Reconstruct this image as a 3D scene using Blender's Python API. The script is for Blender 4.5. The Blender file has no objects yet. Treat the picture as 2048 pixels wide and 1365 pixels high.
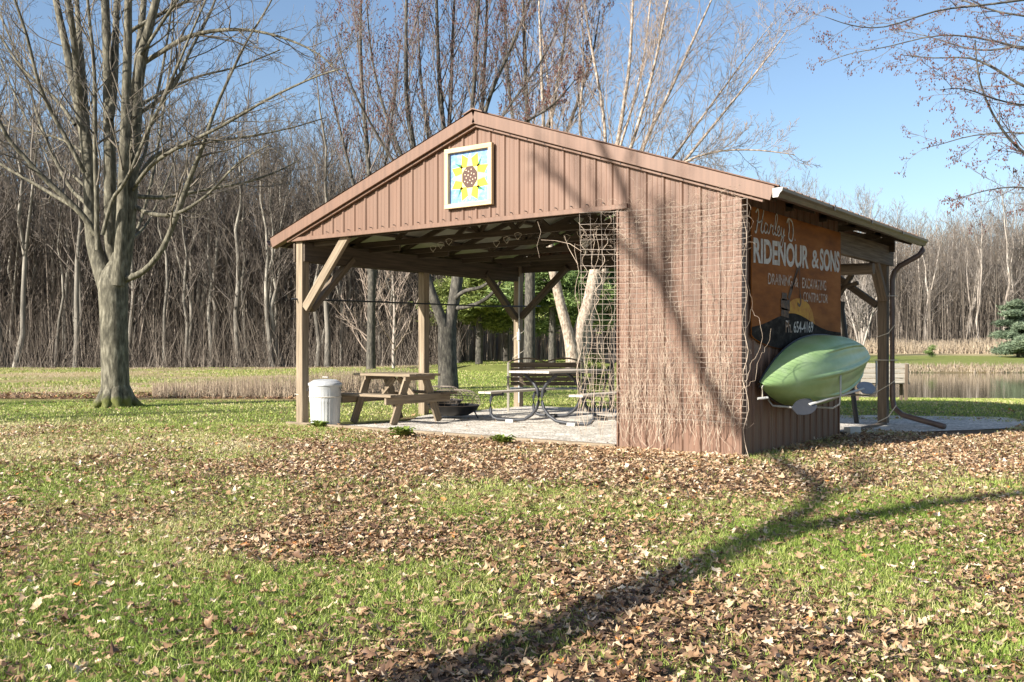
import bpy, math, random
import numpy as np
from mathutils import Vector, Matrix
R = math.radians
sc = bpy.context.scene
# ------------------------------------------------------------------ camera
YAW = 36.7
CAM = (4.255, -9.858, 1.2)
F = 1916.0
fx, fy = -math.sin(R(YAW)), math.cos(R(YAW))
rx, ry = math.cos(R(YAW)), math.sin(R(YAW))
cd = bpy.data.cameras.new('camera'); cam = bpy.data.objects.new('camera', cd); sc.collection.objects.link(cam)
cam.location = CAM; cam.rotation_euler = (R(90), 0, R(YAW))
cd.sensor_width = 36; cd.lens = F/2048*36; cd.shift_y = 12.5/2048; cd.clip_end = 5000; cd.clip_start = .05
sc.camera = cam
# ------------------------------------------------------------------ light
SUN_EL, SUN_A = 27.0, 18.0            # elevation, travel direction measured from +Y towards +X
w = bpy.data.worlds.new('World'); sc.world = w; w.use_nodes = True
nt = w.node_tree; nt.nodes.clear()
sky = nt.nodes.new('ShaderNodeTexSky'); sky.sky_type = 'NISHITA'; sky.sun_disc = False
sky.sun_elevation = R(SUN_EL); sky.sun_rotation = R(180+SUN_A)
sky.altitude = 0; sky.air_density = 1.0; sky.dust_density = 1.0; sky.ozone_density = 2.2
bg = nt.nodes.new('ShaderNodeBackground'); bg.inputs[1].default_value = .082
wo = nt.nodes.new('ShaderNodeOutputWorld')
nt.links.new(sky.outputs[0], bg.inputs[0]); nt.links.new(bg.outputs[0], wo.inputs[0])
sd = bpy.data.lights.new('sun', 'SUN'); sd.energy = 5.0; sd.angle = R(.53); sd.color = (1, .95, .87)
sun = bpy.data.objects.new('sun', sd); sc.collection.objects.link(sun)
tv = Vector((math.sin(R(SUN_A))*math.cos(R(SUN_EL)), math.cos(R(SUN_A))*math.cos(R(SUN_EL)), -math.sin(R(SUN_EL))))
sun.rotation_euler = tv.to_track_quat('-Z', 'Y').to_euler()
sc.view_settings.view_transform = 'Standard'; sc.view_settings.look = 'None'
sc.view_settings.exposure = 1.22; sc.view_settings.gamma = 1
sc.cycles.max_bounces = 6; sc.cycles.transparent_max_bounces = 8

rnd = random.Random(7)
col = sc.collection
# ------------------------------------------------------------------ coordinate helpers
def W(X, Z, z=0.0):
    """distance right X and forward Z of the photographer's spot -> world"""
    return Vector((CAM[0]+Z*fx+X*rx, CAM[1]+Z*fy+X*ry, z))
def at(px, py, Z):
    return W((px-1024)/F*Z, Z, 1.2-(py-695)*Z/F)
def XZ(x, y):
    dx, dy = x-CAM[0], y-CAM[1]
    return dx*rx+dy*ry, dx*fx+dy*fy
# ------------------------------------------------------------------ numpy value noise
_rs = np.random.RandomState(3); _tab = _rs.rand(256, 256)
def vnoise(x, y):
    xi = np.floor(x).astype(int); yi = np.floor(y).astype(int)
    fx_ = x-xi; fy_ = y-yi; fx_ = fx_*fx_*(3-2*fx_); fy_ = fy_*fy_*(3-2*fy_)
    a = _tab[xi & 255, yi & 255]; b = _tab[(xi+1) & 255, yi & 255]
    c = _tab[xi & 255, (yi+1) & 255]; d = _tab[(xi+1) & 255, (yi+1) & 255]
    return (a*(1-fx_)+b*fx_)*(1-fy_)+(c*(1-fx_)+d*fx_)*fy_
def fbm(x, y, o=4):
    s = 0; a = .5; t = 0
    for i in range(o):
        s = s+a*vnoise(x+17.3*i, y+9.1*i); t += a; x = x*2.03; y = y*2.03; a *= .5
    return s/t
def ss(x):
    x = np.clip(x, 0, 1); return x*x*(3-2*x)
def ga(x, m, s): return np.exp(-((x-m)/s)**2)
WATER = -.47
def terrain(x, y):
    x = np.asarray(x, float); y = np.asarray(y, float)
    X, Z = XZ(x, y); Zs = np.maximum(Z, 3.); r = X/Zs
    h = np.zeros_like(X)
    h = h+.42*ss((Z-21)/18)*ga(r, .06, .17)
    h = h+.12*ss((Z-30)/20)*(r < 0)*np.clip(-r*5, 0, 1)
    h = h+.55*ss((Z-66)/45)*ss((r-.15)/.2)
    h = h-.04*ga(Z, 24.5, 1.5)*ss((-.07-r)/.1)
    h = h+.035*(fbm(x*.25, y*.25, 3)-.5)*ss((Z-2)/8)*(1-ga(Z, 13, 5)*.7)*2
    h = h+.012*(fbm(x*2.1, y*2.1, 2)-.5)*ss((26-Z)/10)
    # under and around the shelter the ground is level
    inn = ss((x+8.6)/1.0)*ss((1.2-x)/.9)*ss((y+.9)/.8)*ss((7.2-y)/1.)
    h = h*(1-inn)
    d = ((np.abs(X-31)/23)**6+(np.abs(Z-46.5)/16)**6)**(1/6.)
    bank = np.clip((1.62-d)/.62, 0, 1)
    near = ss((46.5-Z)/10+.5)
    bw = np.where(near > .5, bank, np.clip((1.12-d)/.12, 0, 1))
    bw = np.where(near > .5, bw, ss(bw))
    h = h*(1-bw)+(WATER+.02)*bw
    h = np.where(d < 1, WATER+.02-(1-d)*3.5, h)
    return h
def g(x, y): return float(terrain(np.array([x]), np.array([y]))[0])
def gW(X, Z):
    p = W(X, Z); return Vector((p.x, p.y, g(p.x, p.y)))
def leafy(x, y):
    """how much of the ground the fallen leaves cover (0..1)"""
    X, Z = XZ(x, y); r = X/np.maximum(Z, 1)
    n = fbm(x*.9+5, y*.9+3, 4)*.62+fbm(x*.28+2, y*.28+8, 2)*.38
    b = .06
    b = b+.55*ga(Z, 11.5, 2.9)*ss((r+.28)/.2)
    b = b+.20*ga(Z, 9.5, 2.4)
    b = b+.66*ga(Z, 3.9, .9)*ga(X, -.1, 1.0)
    b = b+.48*ga(Z, 6.4, 1.1)*ga(r, -.17, .2)
    b = b-.42*ga(Z, 3.8, 1.3)*ss((-.20-r)/.1)
    b = b-.50*ga(Z, 4.7, 1.5)*ss((r-.10)/.1)
    b = b-.22*ga(Z, 8.4, 1.6)*ss((-.25-r)/.15)
    b = b-.16*ga(Z, 6.2, .7)*ga(r, .2, .12)
    b = b-.34*ss((-.16-r)/.14)*ss((Z-7)/2)
    b = b-.10*ss((Z-4.5)/1.5)*ss((9-Z)/2)
    b = b-.8*ss((Z-14.5)/3.)
    v = (n-.5)*4.2+.50+b
    return np.clip(v, 0, 1)
# ------------------------------------------------------------------ materials
def _ramp(nt, fac, cols, interp='LINEAR'):
    cr = nt.nodes.new('ShaderNodeValToRGB'); el = cr.color_ramp.elements; cr.color_ramp.interpolation = interp
    while len(el) < len(cols): el.new(.5)
    for e, (p, c) in zip(el, cols): e.position = p; e.color = (*c, 1)
    nt.links.new(fac, cr.inputs[0]); return cr.outputs[0]
def mat(name, cols, scale=(4, 4, 4), coord='Object', rough=.75, bump=.0, bscale=None, metal=0, detail=5, spec=.4, attr=None, dist=.02, nrough=.6, trans=0):
    m = bpy.data.materials.new(name); m.use_nodes = True; t = m.node_tree
    b = t.nodes['Principled BSDF']; b.inputs['Roughness'].default_value = rough; b.inputs['Metallic'].default_value = metal
    b.inputs['Specular IOR Level'].default_value = spec
    if attr:
        a = t.nodes.new('ShaderNodeAttribute'); a.attribute_name = attr; src = a.outputs['Fac']; vec = None
        c = _ramp(t, src, cols)
    else:
        tc = t.nodes.new('ShaderNodeTexCoord'); mp = t.nodes.new('ShaderNodeMapping'); mp.inputs['Scale'].default_value = scale
        t.links.new(tc.outputs[coord], mp.inputs[0])
        n = t.nodes.new('ShaderNodeTexNoise'); n.inputs['Scale'].default_value = 1; n.inputs['Detail'].default_value = detail; n.inputs['Roughness'].default_value = nrough
        t.links.new(mp.outputs[0], n.inputs[0]); src = n.outputs[0]
        c = _ramp(t, src, cols)
    t.links.new(c, b.inputs['Base Color'])
    if bump:
        bp = t.nodes.new('ShaderNodeBump'); bp.inputs['Strength'].default_value = bump; bp.inputs['Distance'].default_value = dist
        t.links.new(src, bp.inputs['Height']); t.links.new(bp.outputs[0], b.inputs['Normal'])
    if trans:
        tr = t.nodes.new('ShaderNodeBsdfTranslucent'); t.links.new(c, tr.inputs[0]); mx = t.nodes.new('ShaderNodeMixShader'); mx.inputs[0].default_value = trans
        out = t.nodes['Material Output']; t.links.new(b.outputs[0], mx.inputs[1]); t.links.new(tr.outputs[0], mx.inputs[2]); t.links.new(mx.outputs[0], out.inputs[0])
    return m
def flat(name, c, rough=.6, metal=0, v=.12, s=9):
    d = tuple(x*(1-v) for x in c); e = tuple(min(1, x*(1+v)) for x in c)
    return mat(name, [(.3, d), (.7, e)], (s, s, s), rough=rough, metal=metal)
M = {}
M['wood'] = mat('weathered_wood', [(.25, (.055, .04, .027)), (.5, (.135, .10, .068)), (.75, (.22, .17, .12))], (1.6, 34, 1), 'UV', .85, .35, detail=6)
M['wood_pale'] = mat('sun_bleached_wood', [(.25, (.10, .075, .05)), (.5, (.235, .18, .12)), (.75, (.35, .28, .195))], (1.6, 30, 1), 'UV', .85, .3, detail=6)
M['wood_dark'] = mat('shade_darkened_wood', [(.25, (.03, .022, .016)), (.5, (.075, .055, .038)), (.75, (.12, .09, .063))], (1.4, 26, 1), 'UV', .85, .3, detail=6)  # wood colour darkened to carry the shade under the roof
M['wood_grey'] = mat('grey_wood', [(.25, (.16, .15, .12)), (.5, (.30, .27, .22)), (.75, (.42, .38, .31))], (1.8, 26, 1), 'UV', .85, .3, detail=6)
def siding_mat(name, c, dirt=.35):
    m = bpy.data.materials.new(name); m.use_nodes = True; t = m.node_tree; b = t.nodes['Principled BSDF']
    tc = t.nodes.new('ShaderNodeTexCoord')
    def nz(sc_, det):
        mp = t.nodes.new('ShaderNodeMapping'); mp.inputs['Scale'].default_value = sc_; t.links.new(tc.outputs['Object'], mp.inputs[0])
        n = t.nodes.new('ShaderNodeTexNoise'); n.inputs['Scale'].default_value = 1; n.inputs['Detail'].default_value = det; t.links.new(mp.outputs[0], n.inputs[0]); return n.outputs[0]
    a = _ramp(t, nz((22, 22, .7), 4), [(.3, tuple(x*.86 for x in c)), (.62, tuple(x*1.14 for x in c))])
    p = _ramp(t, nz((1.6, 1.6, 1.1), 3), [(.42, (0, 0, 0)), (.75, (dirt,)*3)])
    mx = t.nodes.new('ShaderNodeMixRGB'); t.links.new(p, mx.inputs[0]); t.links.new(a, mx.inputs[1]); mx.inputs[2].default_value = (c[0]*1.2, c[1]*1.4, c[2]*1.5, 1)
    t.links.new(mx.outputs[0], b.inputs['Base Color']); b.inputs['Roughness'].default_value = .5; b.inputs['Specular IOR Level'].default_value = .35
    return m
M['steel'] = siding_mat('faded_brown_steel', (.160, .090, .059))
M['steel_trim'] = siding_mat('brown_trim', (.160, .090, .059), .15)
M['roof_under'] = mat('galvanised_underside', [(.3, (.26, .25, .20)), (.7, (.34, .32, .27))], (3, 3, 3), rough=.5)
M['gutter'] = mat('brown_gutter', [(.3, (.085, .055, .042)), (.7, (.14, .095, .075))], (5, 5, 5), rough=.4)
M['galv'] = mat('galvanised_can', [(.3, (.40, .41, .42)), (.55, (.54, .54, .53)), (.75, (.64, .62, .57))], (7, 7, 3), rough=.45, metal=.25)
M['wire'] = flat('rusty_grey_wire', (.25, .205, .165), .6, .1)
M['vine'] = mat('dry_vine', [(.3, (.24, .17, .12)), (.7, (.62, .50, .38))], (9, 9, 9), rough=.9)
M['black'] = flat('black_metal', (.022, .023, .026), .45, .2)
M['dgrey'] = flat('dark_grey_tube', (.035, .037, .043), .5, .0)
M['composite'] = mat('pale_composite_planks', [(.3, (.40, .35, .29)), (.7, (.55, .49, .42))], (2, 28, 1), 'UV', .8, .1)
M['kayak'] = mat('green_kayak_plastic', [(.3, (.21, .33, .12)), (.5, (.28, .41, .17)), (.72, (.37, .49, .26))], (3, 2, 3.5), rough=.42, detail=4, bump=.04)
M['white'] = flat('white_tube', (.48, .47, .44), .5)
M['paddle'] = flat('grey_paddle', (.085, .08, .08), .6)
M['block'] = flat('white_block', (.52, .50, .46), .9)
M['rope'] = flat('pale_rope', (.58, .52, .42), .9)
M['plant'] = mat('green_leaves', [(.3, (.09, .15, .03)), (.7, (.30, .36, .07))], (12, 12, 12), rough=.6, trans=.2)
def bark(name, a, b_, c, s=(14, 14, 3), moss=None):
    return mat(name, [(.28, a), (.5, b_), (.72, c)], s, rough=.9, bump=.5, detail=6, dist=.03)
M['bark_maple'] = bark('grey_maple_bark', (.034, .031, .021), (.11, .098, .068), (.27, .245, .18), (18, 18, 5))
def moss(m):
    t = m.node_tree; b = t.nodes['Principled BSDF']; src = b.inputs['Base Color'].links[0].from_socket
    tc = t.nodes.new('ShaderNodeTexCoord'); sx = t.nodes.new('ShaderNodeSeparateXYZ'); t.links.new(tc.outputs['Object'], sx.inputs[0])
    n = t.nodes.new('ShaderNodeTexNoise'); n.inputs['Scale'].default_value = 5; n.inputs['Detail'].default_value = 5; t.links.new(tc.outputs['Object'], n.inputs[0])
    a = t.nodes.new('ShaderNodeMath'); a.operation = 'MULTIPLY_ADD'; a.inputs[1].default_value = -1.6; t.links.new(sx.outputs[2], a.inputs[0]); t.links.new(n.outputs[0], a.inputs[2])
    f = _ramp(t, a.outputs[0], [(.12, (0, 0, 0)), (.34, (.85,)*3)]); mx = t.nodes.new('ShaderNodeMixRGB'); t.links.new(f, mx.inputs[0]); t.links.new(src, mx.inputs[1]); mx.inputs[2].default_value = (.12, .13, .025, 1)
    t.links.new(mx.outputs[0], b.inputs['Base Color'])
moss(M['bark_maple'])
M['twig_maple'] = mat('maple_twigs', [(.3, (.065, .054, .042)), (.7, (.22, .185, .145))], (3, 3, 3), rough=.8)
M['bark_dark'] = bark('dark_bark', (.022, .02, .017), (.07, .062, .05), (.17, .155, .12), (16, 16, 5))  # dark bark, lowered further to stand for shade on the forked trunk
M['bark_birch'] = bark('peeling_birch_bark', (.08, .055, .04), (.33, .26, .20), (.60, .51, .41), (12, 12, 7))
M['twig_birch'] = mat('birch_twigs', [(.3, (.16, .12, .09)), (.7, (.40, .32, .26))], (3, 3, 3), rough=.8)
M['twig_red'] = mat('red_budded_twigs', [(.3, (.075, .062, .054)), (.7, (.19, .155, .135))], (3, 3, 3), rough=.8)
M['bud'] = flat('red_buds', (.15, .060, .048), .7, v=.35)
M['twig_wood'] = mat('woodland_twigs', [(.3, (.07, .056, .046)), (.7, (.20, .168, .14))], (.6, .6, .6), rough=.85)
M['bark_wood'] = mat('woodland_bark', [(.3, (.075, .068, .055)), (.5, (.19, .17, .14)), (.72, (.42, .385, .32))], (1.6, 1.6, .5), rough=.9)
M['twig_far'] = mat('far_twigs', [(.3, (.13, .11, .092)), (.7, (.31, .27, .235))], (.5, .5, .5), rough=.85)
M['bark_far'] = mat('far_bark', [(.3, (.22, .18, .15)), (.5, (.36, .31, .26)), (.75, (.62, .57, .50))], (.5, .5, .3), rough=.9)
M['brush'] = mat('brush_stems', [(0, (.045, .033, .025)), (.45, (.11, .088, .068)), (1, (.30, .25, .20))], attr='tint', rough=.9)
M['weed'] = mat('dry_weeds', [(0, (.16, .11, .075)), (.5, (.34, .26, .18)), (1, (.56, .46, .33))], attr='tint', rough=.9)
M['leaf'] = mat('fallen_leaves', [(0, (.085, .050, .033)), (.2, (.19, .105, .058)), (.5, (.40, .245, .13)), (.78, (.60, .43, .26)), (.93, (.74, .62, .46)), (1, (.58, .22, .05))], attr='tint', rough=.6, trans=.12)
M['grass'] = mat('lawn_grass', [(0, (.09, .12, .025)), (.3, (.17, .265, .035)), (.6, (.32, .38, .075)), (.82, (.54, .48, .21)), (1, (.66, .57, .35))], attr='tint', rough=.6, trans=.3)
M['needle_y'] = mat('yellow_green_needles', [(0, (.07, .10, .025)), (.5, (.19, .235, .055)), (1, (.36, .39, .12))], attr='tint', rough=.7, trans=.25)
M['needle_g'] = mat('dark_green_needles', [(0, (.05, .09, .03)), (.5, (.14, .21, .06)), (1, (.28, .34, .12))], attr='tint', rough=.7, trans=.2)
M['needle_b'] = mat('blue_green_needles', [(0, (.05, .075, .045)), (.5, (.14, .19, .115)), (1, (.28, .33, .21))], attr='tint', rough=.7, trans=.2)
# ground
def ground_mat():
    m = bpy.data.materials.new('ground'); m.use_nodes = True; t = m.node_tree; b = t.nodes['Principled BSDF']
    a = t.nodes.new('ShaderNodeAttribute'); a.attribute_name = 'soil'
    tc = t.nodes.new('ShaderNodeTexCoord')
    n = t.nodes.new('ShaderNodeTexNoise'); n.inputs['Scale'].default_value = 22; n.inputs['Detail'].default_value = 8; n.inputs['Roughness'].default_value = .75
    n2 = t.nodes.new('ShaderNodeTexNoise'); n2.inputs['Scale'].default_value = 1.3; n2.inputs['Detail'].default_value = 8; n2.inputs['Roughness'].default_value = .7
    t.links.new(tc.outputs['Object'], n.inputs[0]); t.links.new(tc.outputs['Object'], n2.inputs[0])
    c1 = _ramp(t, n.outputs[0], [(.3, (.45, .45, .45)), (.7, (1.35, 1.35, 1.35))])
    c2 = _ramp(t, n2.outputs[0], [(.3, (.72, .74, .66)), (.7, (1.22, 1.18, 1.2))])
    m1 = t.nodes.new('ShaderNodeMixRGB'); m1.blend_type = 'MULTIPLY'; m1.inputs[0].default_value = 1
    m2 = t.nodes.new('ShaderNodeMixRGB'); m2.blend_type = 'MULTIPLY'; m2.inputs[0].default_value = 1
    t.links.new(a.outputs['Color'], m1.inputs[1]); t.links.new(c1, m1.inputs[2]); t.links.new(m1.outputs[0], m2.inputs[1]); t.links.new(c2, m2.inputs[2])
    t.links.new(m2.outputs[0], b.inputs['Base Color']); b.inputs['Roughness'].default_value = .95; b.inputs['Specular IOR Level'].default_value = .1
    bp = t.nodes.new('ShaderNodeBump'); bp.inputs['Strength'].default_value = .7; bp.inputs['Distance'].default_value = .03
    t.links.new(n.outputs[0], bp.inputs['Height']); t.links.new(bp.outputs[0], b.inputs['Normal'])
    return m
M['ground'] = ground_mat()
def gravel_mat():
    m = bpy.data.materials.new('gravel'); m.use_nodes = True; t = m.node_tree; b = t.nodes['Principled BSDF']
    tc = t.nodes.new('ShaderNodeTexCoord'); v = t.nodes.new('ShaderNodeTexVoronoi'); v.inputs['Scale'].default_value = 42
    n = t.nodes.new('ShaderNodeTexNoise'); n.inputs['Scale'].default_value = 3.5; n.inputs['Detail'].default_value = 6
    t.links.new(tc.outputs['Object'], v.inputs[0]); t.links.new(tc.outputs['Object'], n.inputs[0])
    sp = t.nodes.new('ShaderNodeSeparateColor'); t.links.new(v.outputs['Color'], sp.inputs[0])
    c = _ramp(t, sp.outputs[0], [(0, (.26, .23, .19)), (.3, (.50, .46, .40)), (.7, (.66, .61, .54)), (1, (.80, .76, .69))])
    c2 = _ramp(t, n.outputs[0], [(.35, (.72, .70, .66)), (.65, (1.08, 1.06, 1.04))])
    mx = t.nodes.new('ShaderNodeMixRGB'); mx.blend_type = 'MULTIPLY'; mx.inputs[0].default_value = 1
    t.links.new(c, mx.inputs[1]); t.links.new(c2, mx.inputs[2]); t.links.new(mx.outputs[0], b.inputs['Base Color'])
    bp = t.nodes.new('ShaderNodeBump'); bp.inputs['Strength'].default_value = .6; bp.inputs['Distance'].default_value = .012; bp.invert = True
    t.links.new(v.outputs['Distance'], bp.inputs['Height']); t.links.new(bp.outputs[0], b.inputs['Normal']); b.inputs['Roughness'].default_value = .95
    return m
M['gravel'] = gravel_mat()
def water_mat():
    m = bpy.data.materials.new('water'); m.use_nodes = True; t = m.node_tree; b = t.nodes['Principled BSDF']
    b.inputs['Base Color'].default_value = (.10, .09, .055, 1); b.inputs['Roughness'].default_value = .06; b.inputs['IOR'].default_value = 1.33; b.inputs['Specular IOR Level'].default_value = .9
    tc = t.nodes.new('ShaderNodeTexCoord'); n = t.nodes.new('ShaderNodeTexNoise'); n.inputs['Scale'].default_value = 2.2; n.inputs['Detail'].default_value = 3
    t.links.new(tc.outputs['Object'], n.inputs[0]); bp = t.nodes.new('ShaderNodeBump'); bp.inputs['Strength'].default_value = .05; bp.inputs['Distance'].default_value = .05
    t.links.new(n.outputs[0], bp.inputs['Height']); t.links.new(bp.outputs[0], b.inputs['Normal']); return m
M['water'] = water_mat()
# ------------------------------------------------------------------ object helpers
def tag(o, label=None, cat=None, group=None, kind=None):
    if label: o['label'] = label
    if cat: o['category'] = cat
    if group: o['group'] = group
    if kind: o['kind'] = kind
    return o
def thing(name, label, cat, loc=(0, 0, 0), rz=0, group=None):
    o = bpy.data.objects.new(name, None); col.objects.link(o); o.location = loc; o.rotation_euler = (0, 0, rz); o.empty_display_size = .2
    return tag(o, label, cat, group)
class MB:
    def __init__(s): s.v = []; s.f = []; s.uv = []; s.mi = []; s.n = 0; s.off = Vector((0, 0, 0))
    def raw(s, vs, fs, uvs=None, mi=0):
        b = s.n; s.v += [tuple(v) for v in vs]; s.n += len(vs)
        for k, f in enumerate(fs):
            s.f.append(tuple(i+b for i in f)); s.mi.append(mi)
            s.uv += list(uvs[k]) if uvs else [(0., 0.)]*len(f)
    def beam(s, p0, p1, w, h, up=(0, 0, 1), mi=0, bev=.004):
        p0 = Vector(p0); p1 = Vector(p1); d = p1-p0; L = d.length; d = d/L
        up = Vector(up)
        if abs(d.dot(up.normalized())) > .98: up = Vector((0, 1, 0)) if abs(d.y) < .9 else Vector((1, 0, 0))
        a = d.cross(up).normalized(); b = a.cross(d).normalized()
        e = min(bev, w*.2, h*.2); W2 = w/2; H2 = h/2
        prof = [(-W2+e, -H2), (W2-e, -H2), (W2, -H2+e), (W2, H2-e), (W2-e, H2), (-W2+e, H2), (-W2, H2-e), (-W2, -H2+e)]
        vs = [p0+a*x+b*y for x, y in prof]+[p1+a*x+b*y for x, y in prof]
        o = rnd.random()*20; fs = []; uv = []; per = 0
        for i in range(8):
            j = (i+1) % 8; ln = math.dist(prof[i], prof[j])
            fs.append((i, j, 8+j, 8+i)); uv.append([(o, o+per), (o, o+per+ln), (o+L, o+per+ln), (o+L, o+per)]); per += ln
        fs.append(tuple(range(7, -1, -1))); uv.append([(o+prof[i][0]*4, o+prof[i][1]) for i in range(7, -1, -1)])
        fs.append(tuple(range(8, 16))); uv.append([(o+prof[i][0]*4, o+prof[i][1]) for i in range(8)])
        s.raw(vs, fs, uv, mi)
    def box(s, c, d, mi=0):
        x, y, z = c; a, b, e = d
        if a >= b and a >= e: s.beam((x-a/2, y, z), (x+a/2, y, z), b, e, (0, 0, 1), mi)
        elif b >= e: s.beam((x, y-b/2, z), (x, y+b/2, z), a, e, (0, 0, 1), mi)
        else: s.beam((x, y, z-e/2), (x, y, z+e/2), a, b, (0, 1, 0), mi)
    def tube(s, pts, rad, k=8, cap=True, mi=0):
        P = np.array([tuple(p) for p in pts], float); n = len(P)
        if np.isscalar(rad): rad = [rad]*n
        T = np.zeros_like(P); T[1:-1] = P[2:]-P[:-2]; T[0] = P[1]-P[0]; T[-1] = P[-1]-P[-2]
        T /= np.linalg.norm(T, axis=1)[:, None]+1e-12
        ref = np.array([0, 0, 1.]) if abs(T[:, 2]).mean() < .8 else np.array([1., 0, 0])
        A = np.cross(T, ref); A /= np.linalg.norm(A, axis=1)[:, None]+1e-12; B = np.cross(T, A)
        th = np.arange(k)*2*math.pi/k
        V = P[:, None, :]+np.array(rad)[:, None, None]*(A[:, None, :]*np.cos(th)[None, :, None]+B[:, None, :]*np.sin(th)[None, :, None])
        vs = V.reshape(-1, 3).tolist(); fs = []; uv = []
        L = np.concatenate([[0], np.cumsum(np.linalg.norm(np.diff(P, axis=0), axis=1))])
        for i in range(n-1):
            for j in range(k):
                j2 = (j+1) % k
                fs.append((i*k+j, i*k+j2, (i+1)*k+j2, (i+1)*k+j)); uv.append([(L[i], j/k*.3), (L[i], (j+1)/k*.3), (L[i+1], (j+1)/k*.3), (L[i+1], j/k*.3)])
        if cap:
            fs.append(tuple(range(k-1, -1, -1))); uv.append([(0, 0)]*k); fs.append(tuple(range((n-1)*k, n*k))); uv.append([(0, 0)]*k)
        s.raw(vs, fs, uv, mi)
    def lathe(s, prof, k=24, c=(0, 0, 0), mi=0, mod=None):
        vs = []; fs = []
        for i, (r, z) in enumerate(prof):
            for j in range(k):
                a = 2*math.pi*j/k; rr = r if mod is None else r+mod(i, j)
                vs.append((c[0]+rr*math.cos(a), c[1]+rr*math.sin(a), c[2]+z))
        for i in range(len(prof)-1):
            for j in range(k):
                j2 = (j+1) % k; fs.append((i*k+j, i*k+j2, (i+1)*k+j2, (i+1)*k+j))
        s.raw(vs, fs, None, mi)
    def build(s, name, mats, parent=None, smooth=False, label=None):
        me = bpy.data.meshes.new(name); o3 = s.off
        me.from_pydata([(v[0]-o3.x, v[1]-o3.y, v[2]-o3.z) for v in s.v], [], s.f)
        if not isinstance(mats, (list, tuple)): mats = [mats]
        for m in mats: me.materials.append(m)
        uvl = me.uv_layers.new(name='UVMap'); uvl.data.foreach_set('uv', np.array(s.uv, dtype=np.float32).ravel())
        if len(mats) > 1: me.polygons.foreach_set('material_index', s.mi)
        if smooth: me.polygons.foreach_set('use_smooth', [True]*len(me.polygons))
        o = bpy.data.objects.new(name, me); col.objects.link(o); o.parent = parent
        if label: o['label'] = label
        return o
def np_mesh(name, V, faces_k, m, tint=None, smooth=False, parent=None, tri=None):
    """V (n,3); faces_k int array (f,k) of equal-size polygons"""
    me = bpy.data.meshes.new(name); n = len(V); f, k = faces_k.shape
    me.vertices.add(n); me.vertices.foreach_set('co', np.ascontiguousarray(V, dtype=np.float32).ravel())
    me.loops.add(f*k); me.loops.foreach_set('vertex_index', np.ascontiguousarray(faces_k, dtype=np.int32).ravel())
    me.polygons.add(f); me.polygons.foreach_set('loop_start', np.arange(f, dtype=np.int32)*k); me.polygons.foreach_set('loop_total', np.full(f, k, dtype=np.int32))
    if smooth: me.polygons.foreach_set('use_smooth', np.ones(f, bool))
    me.update(calc_edges=True); me.validate(verbose=False)
    if tint is not None:
        if tint.ndim == 1:
            a = me.attributes.new('tint', 'FLOAT', 'POINT'); a.data.foreach_set('value', tint.astype(np.float32))
        else:
            a = me.color_attributes.new('soil', 'FLOAT_COLOR', 'POINT'); a.data.foreach_set('color', np.hstack([tint, np.ones((n, 1))]).astype(np.float32).ravel())
    me.materials.append(m); o = bpy.data.objects.new(name, me); col.objects.link(o); o.parent = parent
    return o
# fast many-tube mesh (each path may have different length)
def tubes(paths, k, name, m, parent=None, off=(0, 0, 0), extra=None):
    off = np.array(tuple(off), float); VV = []; FF = []; b = 0
    th = np.arange(k)*2*math.pi/k; ct = np.cos(th)[None, :, None]; st = np.sin(th)[None, :, None]
    for P, rad in paths:
        P = np.asarray(P, float); n = len(P)
        T = np.empty_like(P); T[1:-1] = P[2:]-P[:-2]; T[0] = P[1]-P[0]; T[-1] = P[-1]-P[-2]
        T /= np.sqrt((T*T).sum(1))[:, None]+1e-12
        ref = np.array([0, 0, 1.]) if abs(T[:, 2]).mean() < .75 else np.array([1., .2, 0])
        A = np.cross(T, ref); A /= np.sqrt((A*A).sum(1))[:, None]+1e-12; B = np.cross(T, A)
        VV.append((P[:, None, :]+np.asarray(rad)[:, None, None]*(A[:, None, :]*ct+B[:, None, :]*st)).reshape(-1, 3))
        i = np.arange(n-1)[:, None]*k; j = np.arange(k)[None, :]; j2 = (j+1) % k
        FF.append(np.stack([i+j, i+j2, i+k+j2, i+k+j], -1).reshape(-1, 4)+b); b += n*k
    V = np.concatenate(VV)-off; Fa = np.concatenate(FF)
    return np_mesh(name, V, Fa, m, smooth=True, parent=parent)
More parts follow.
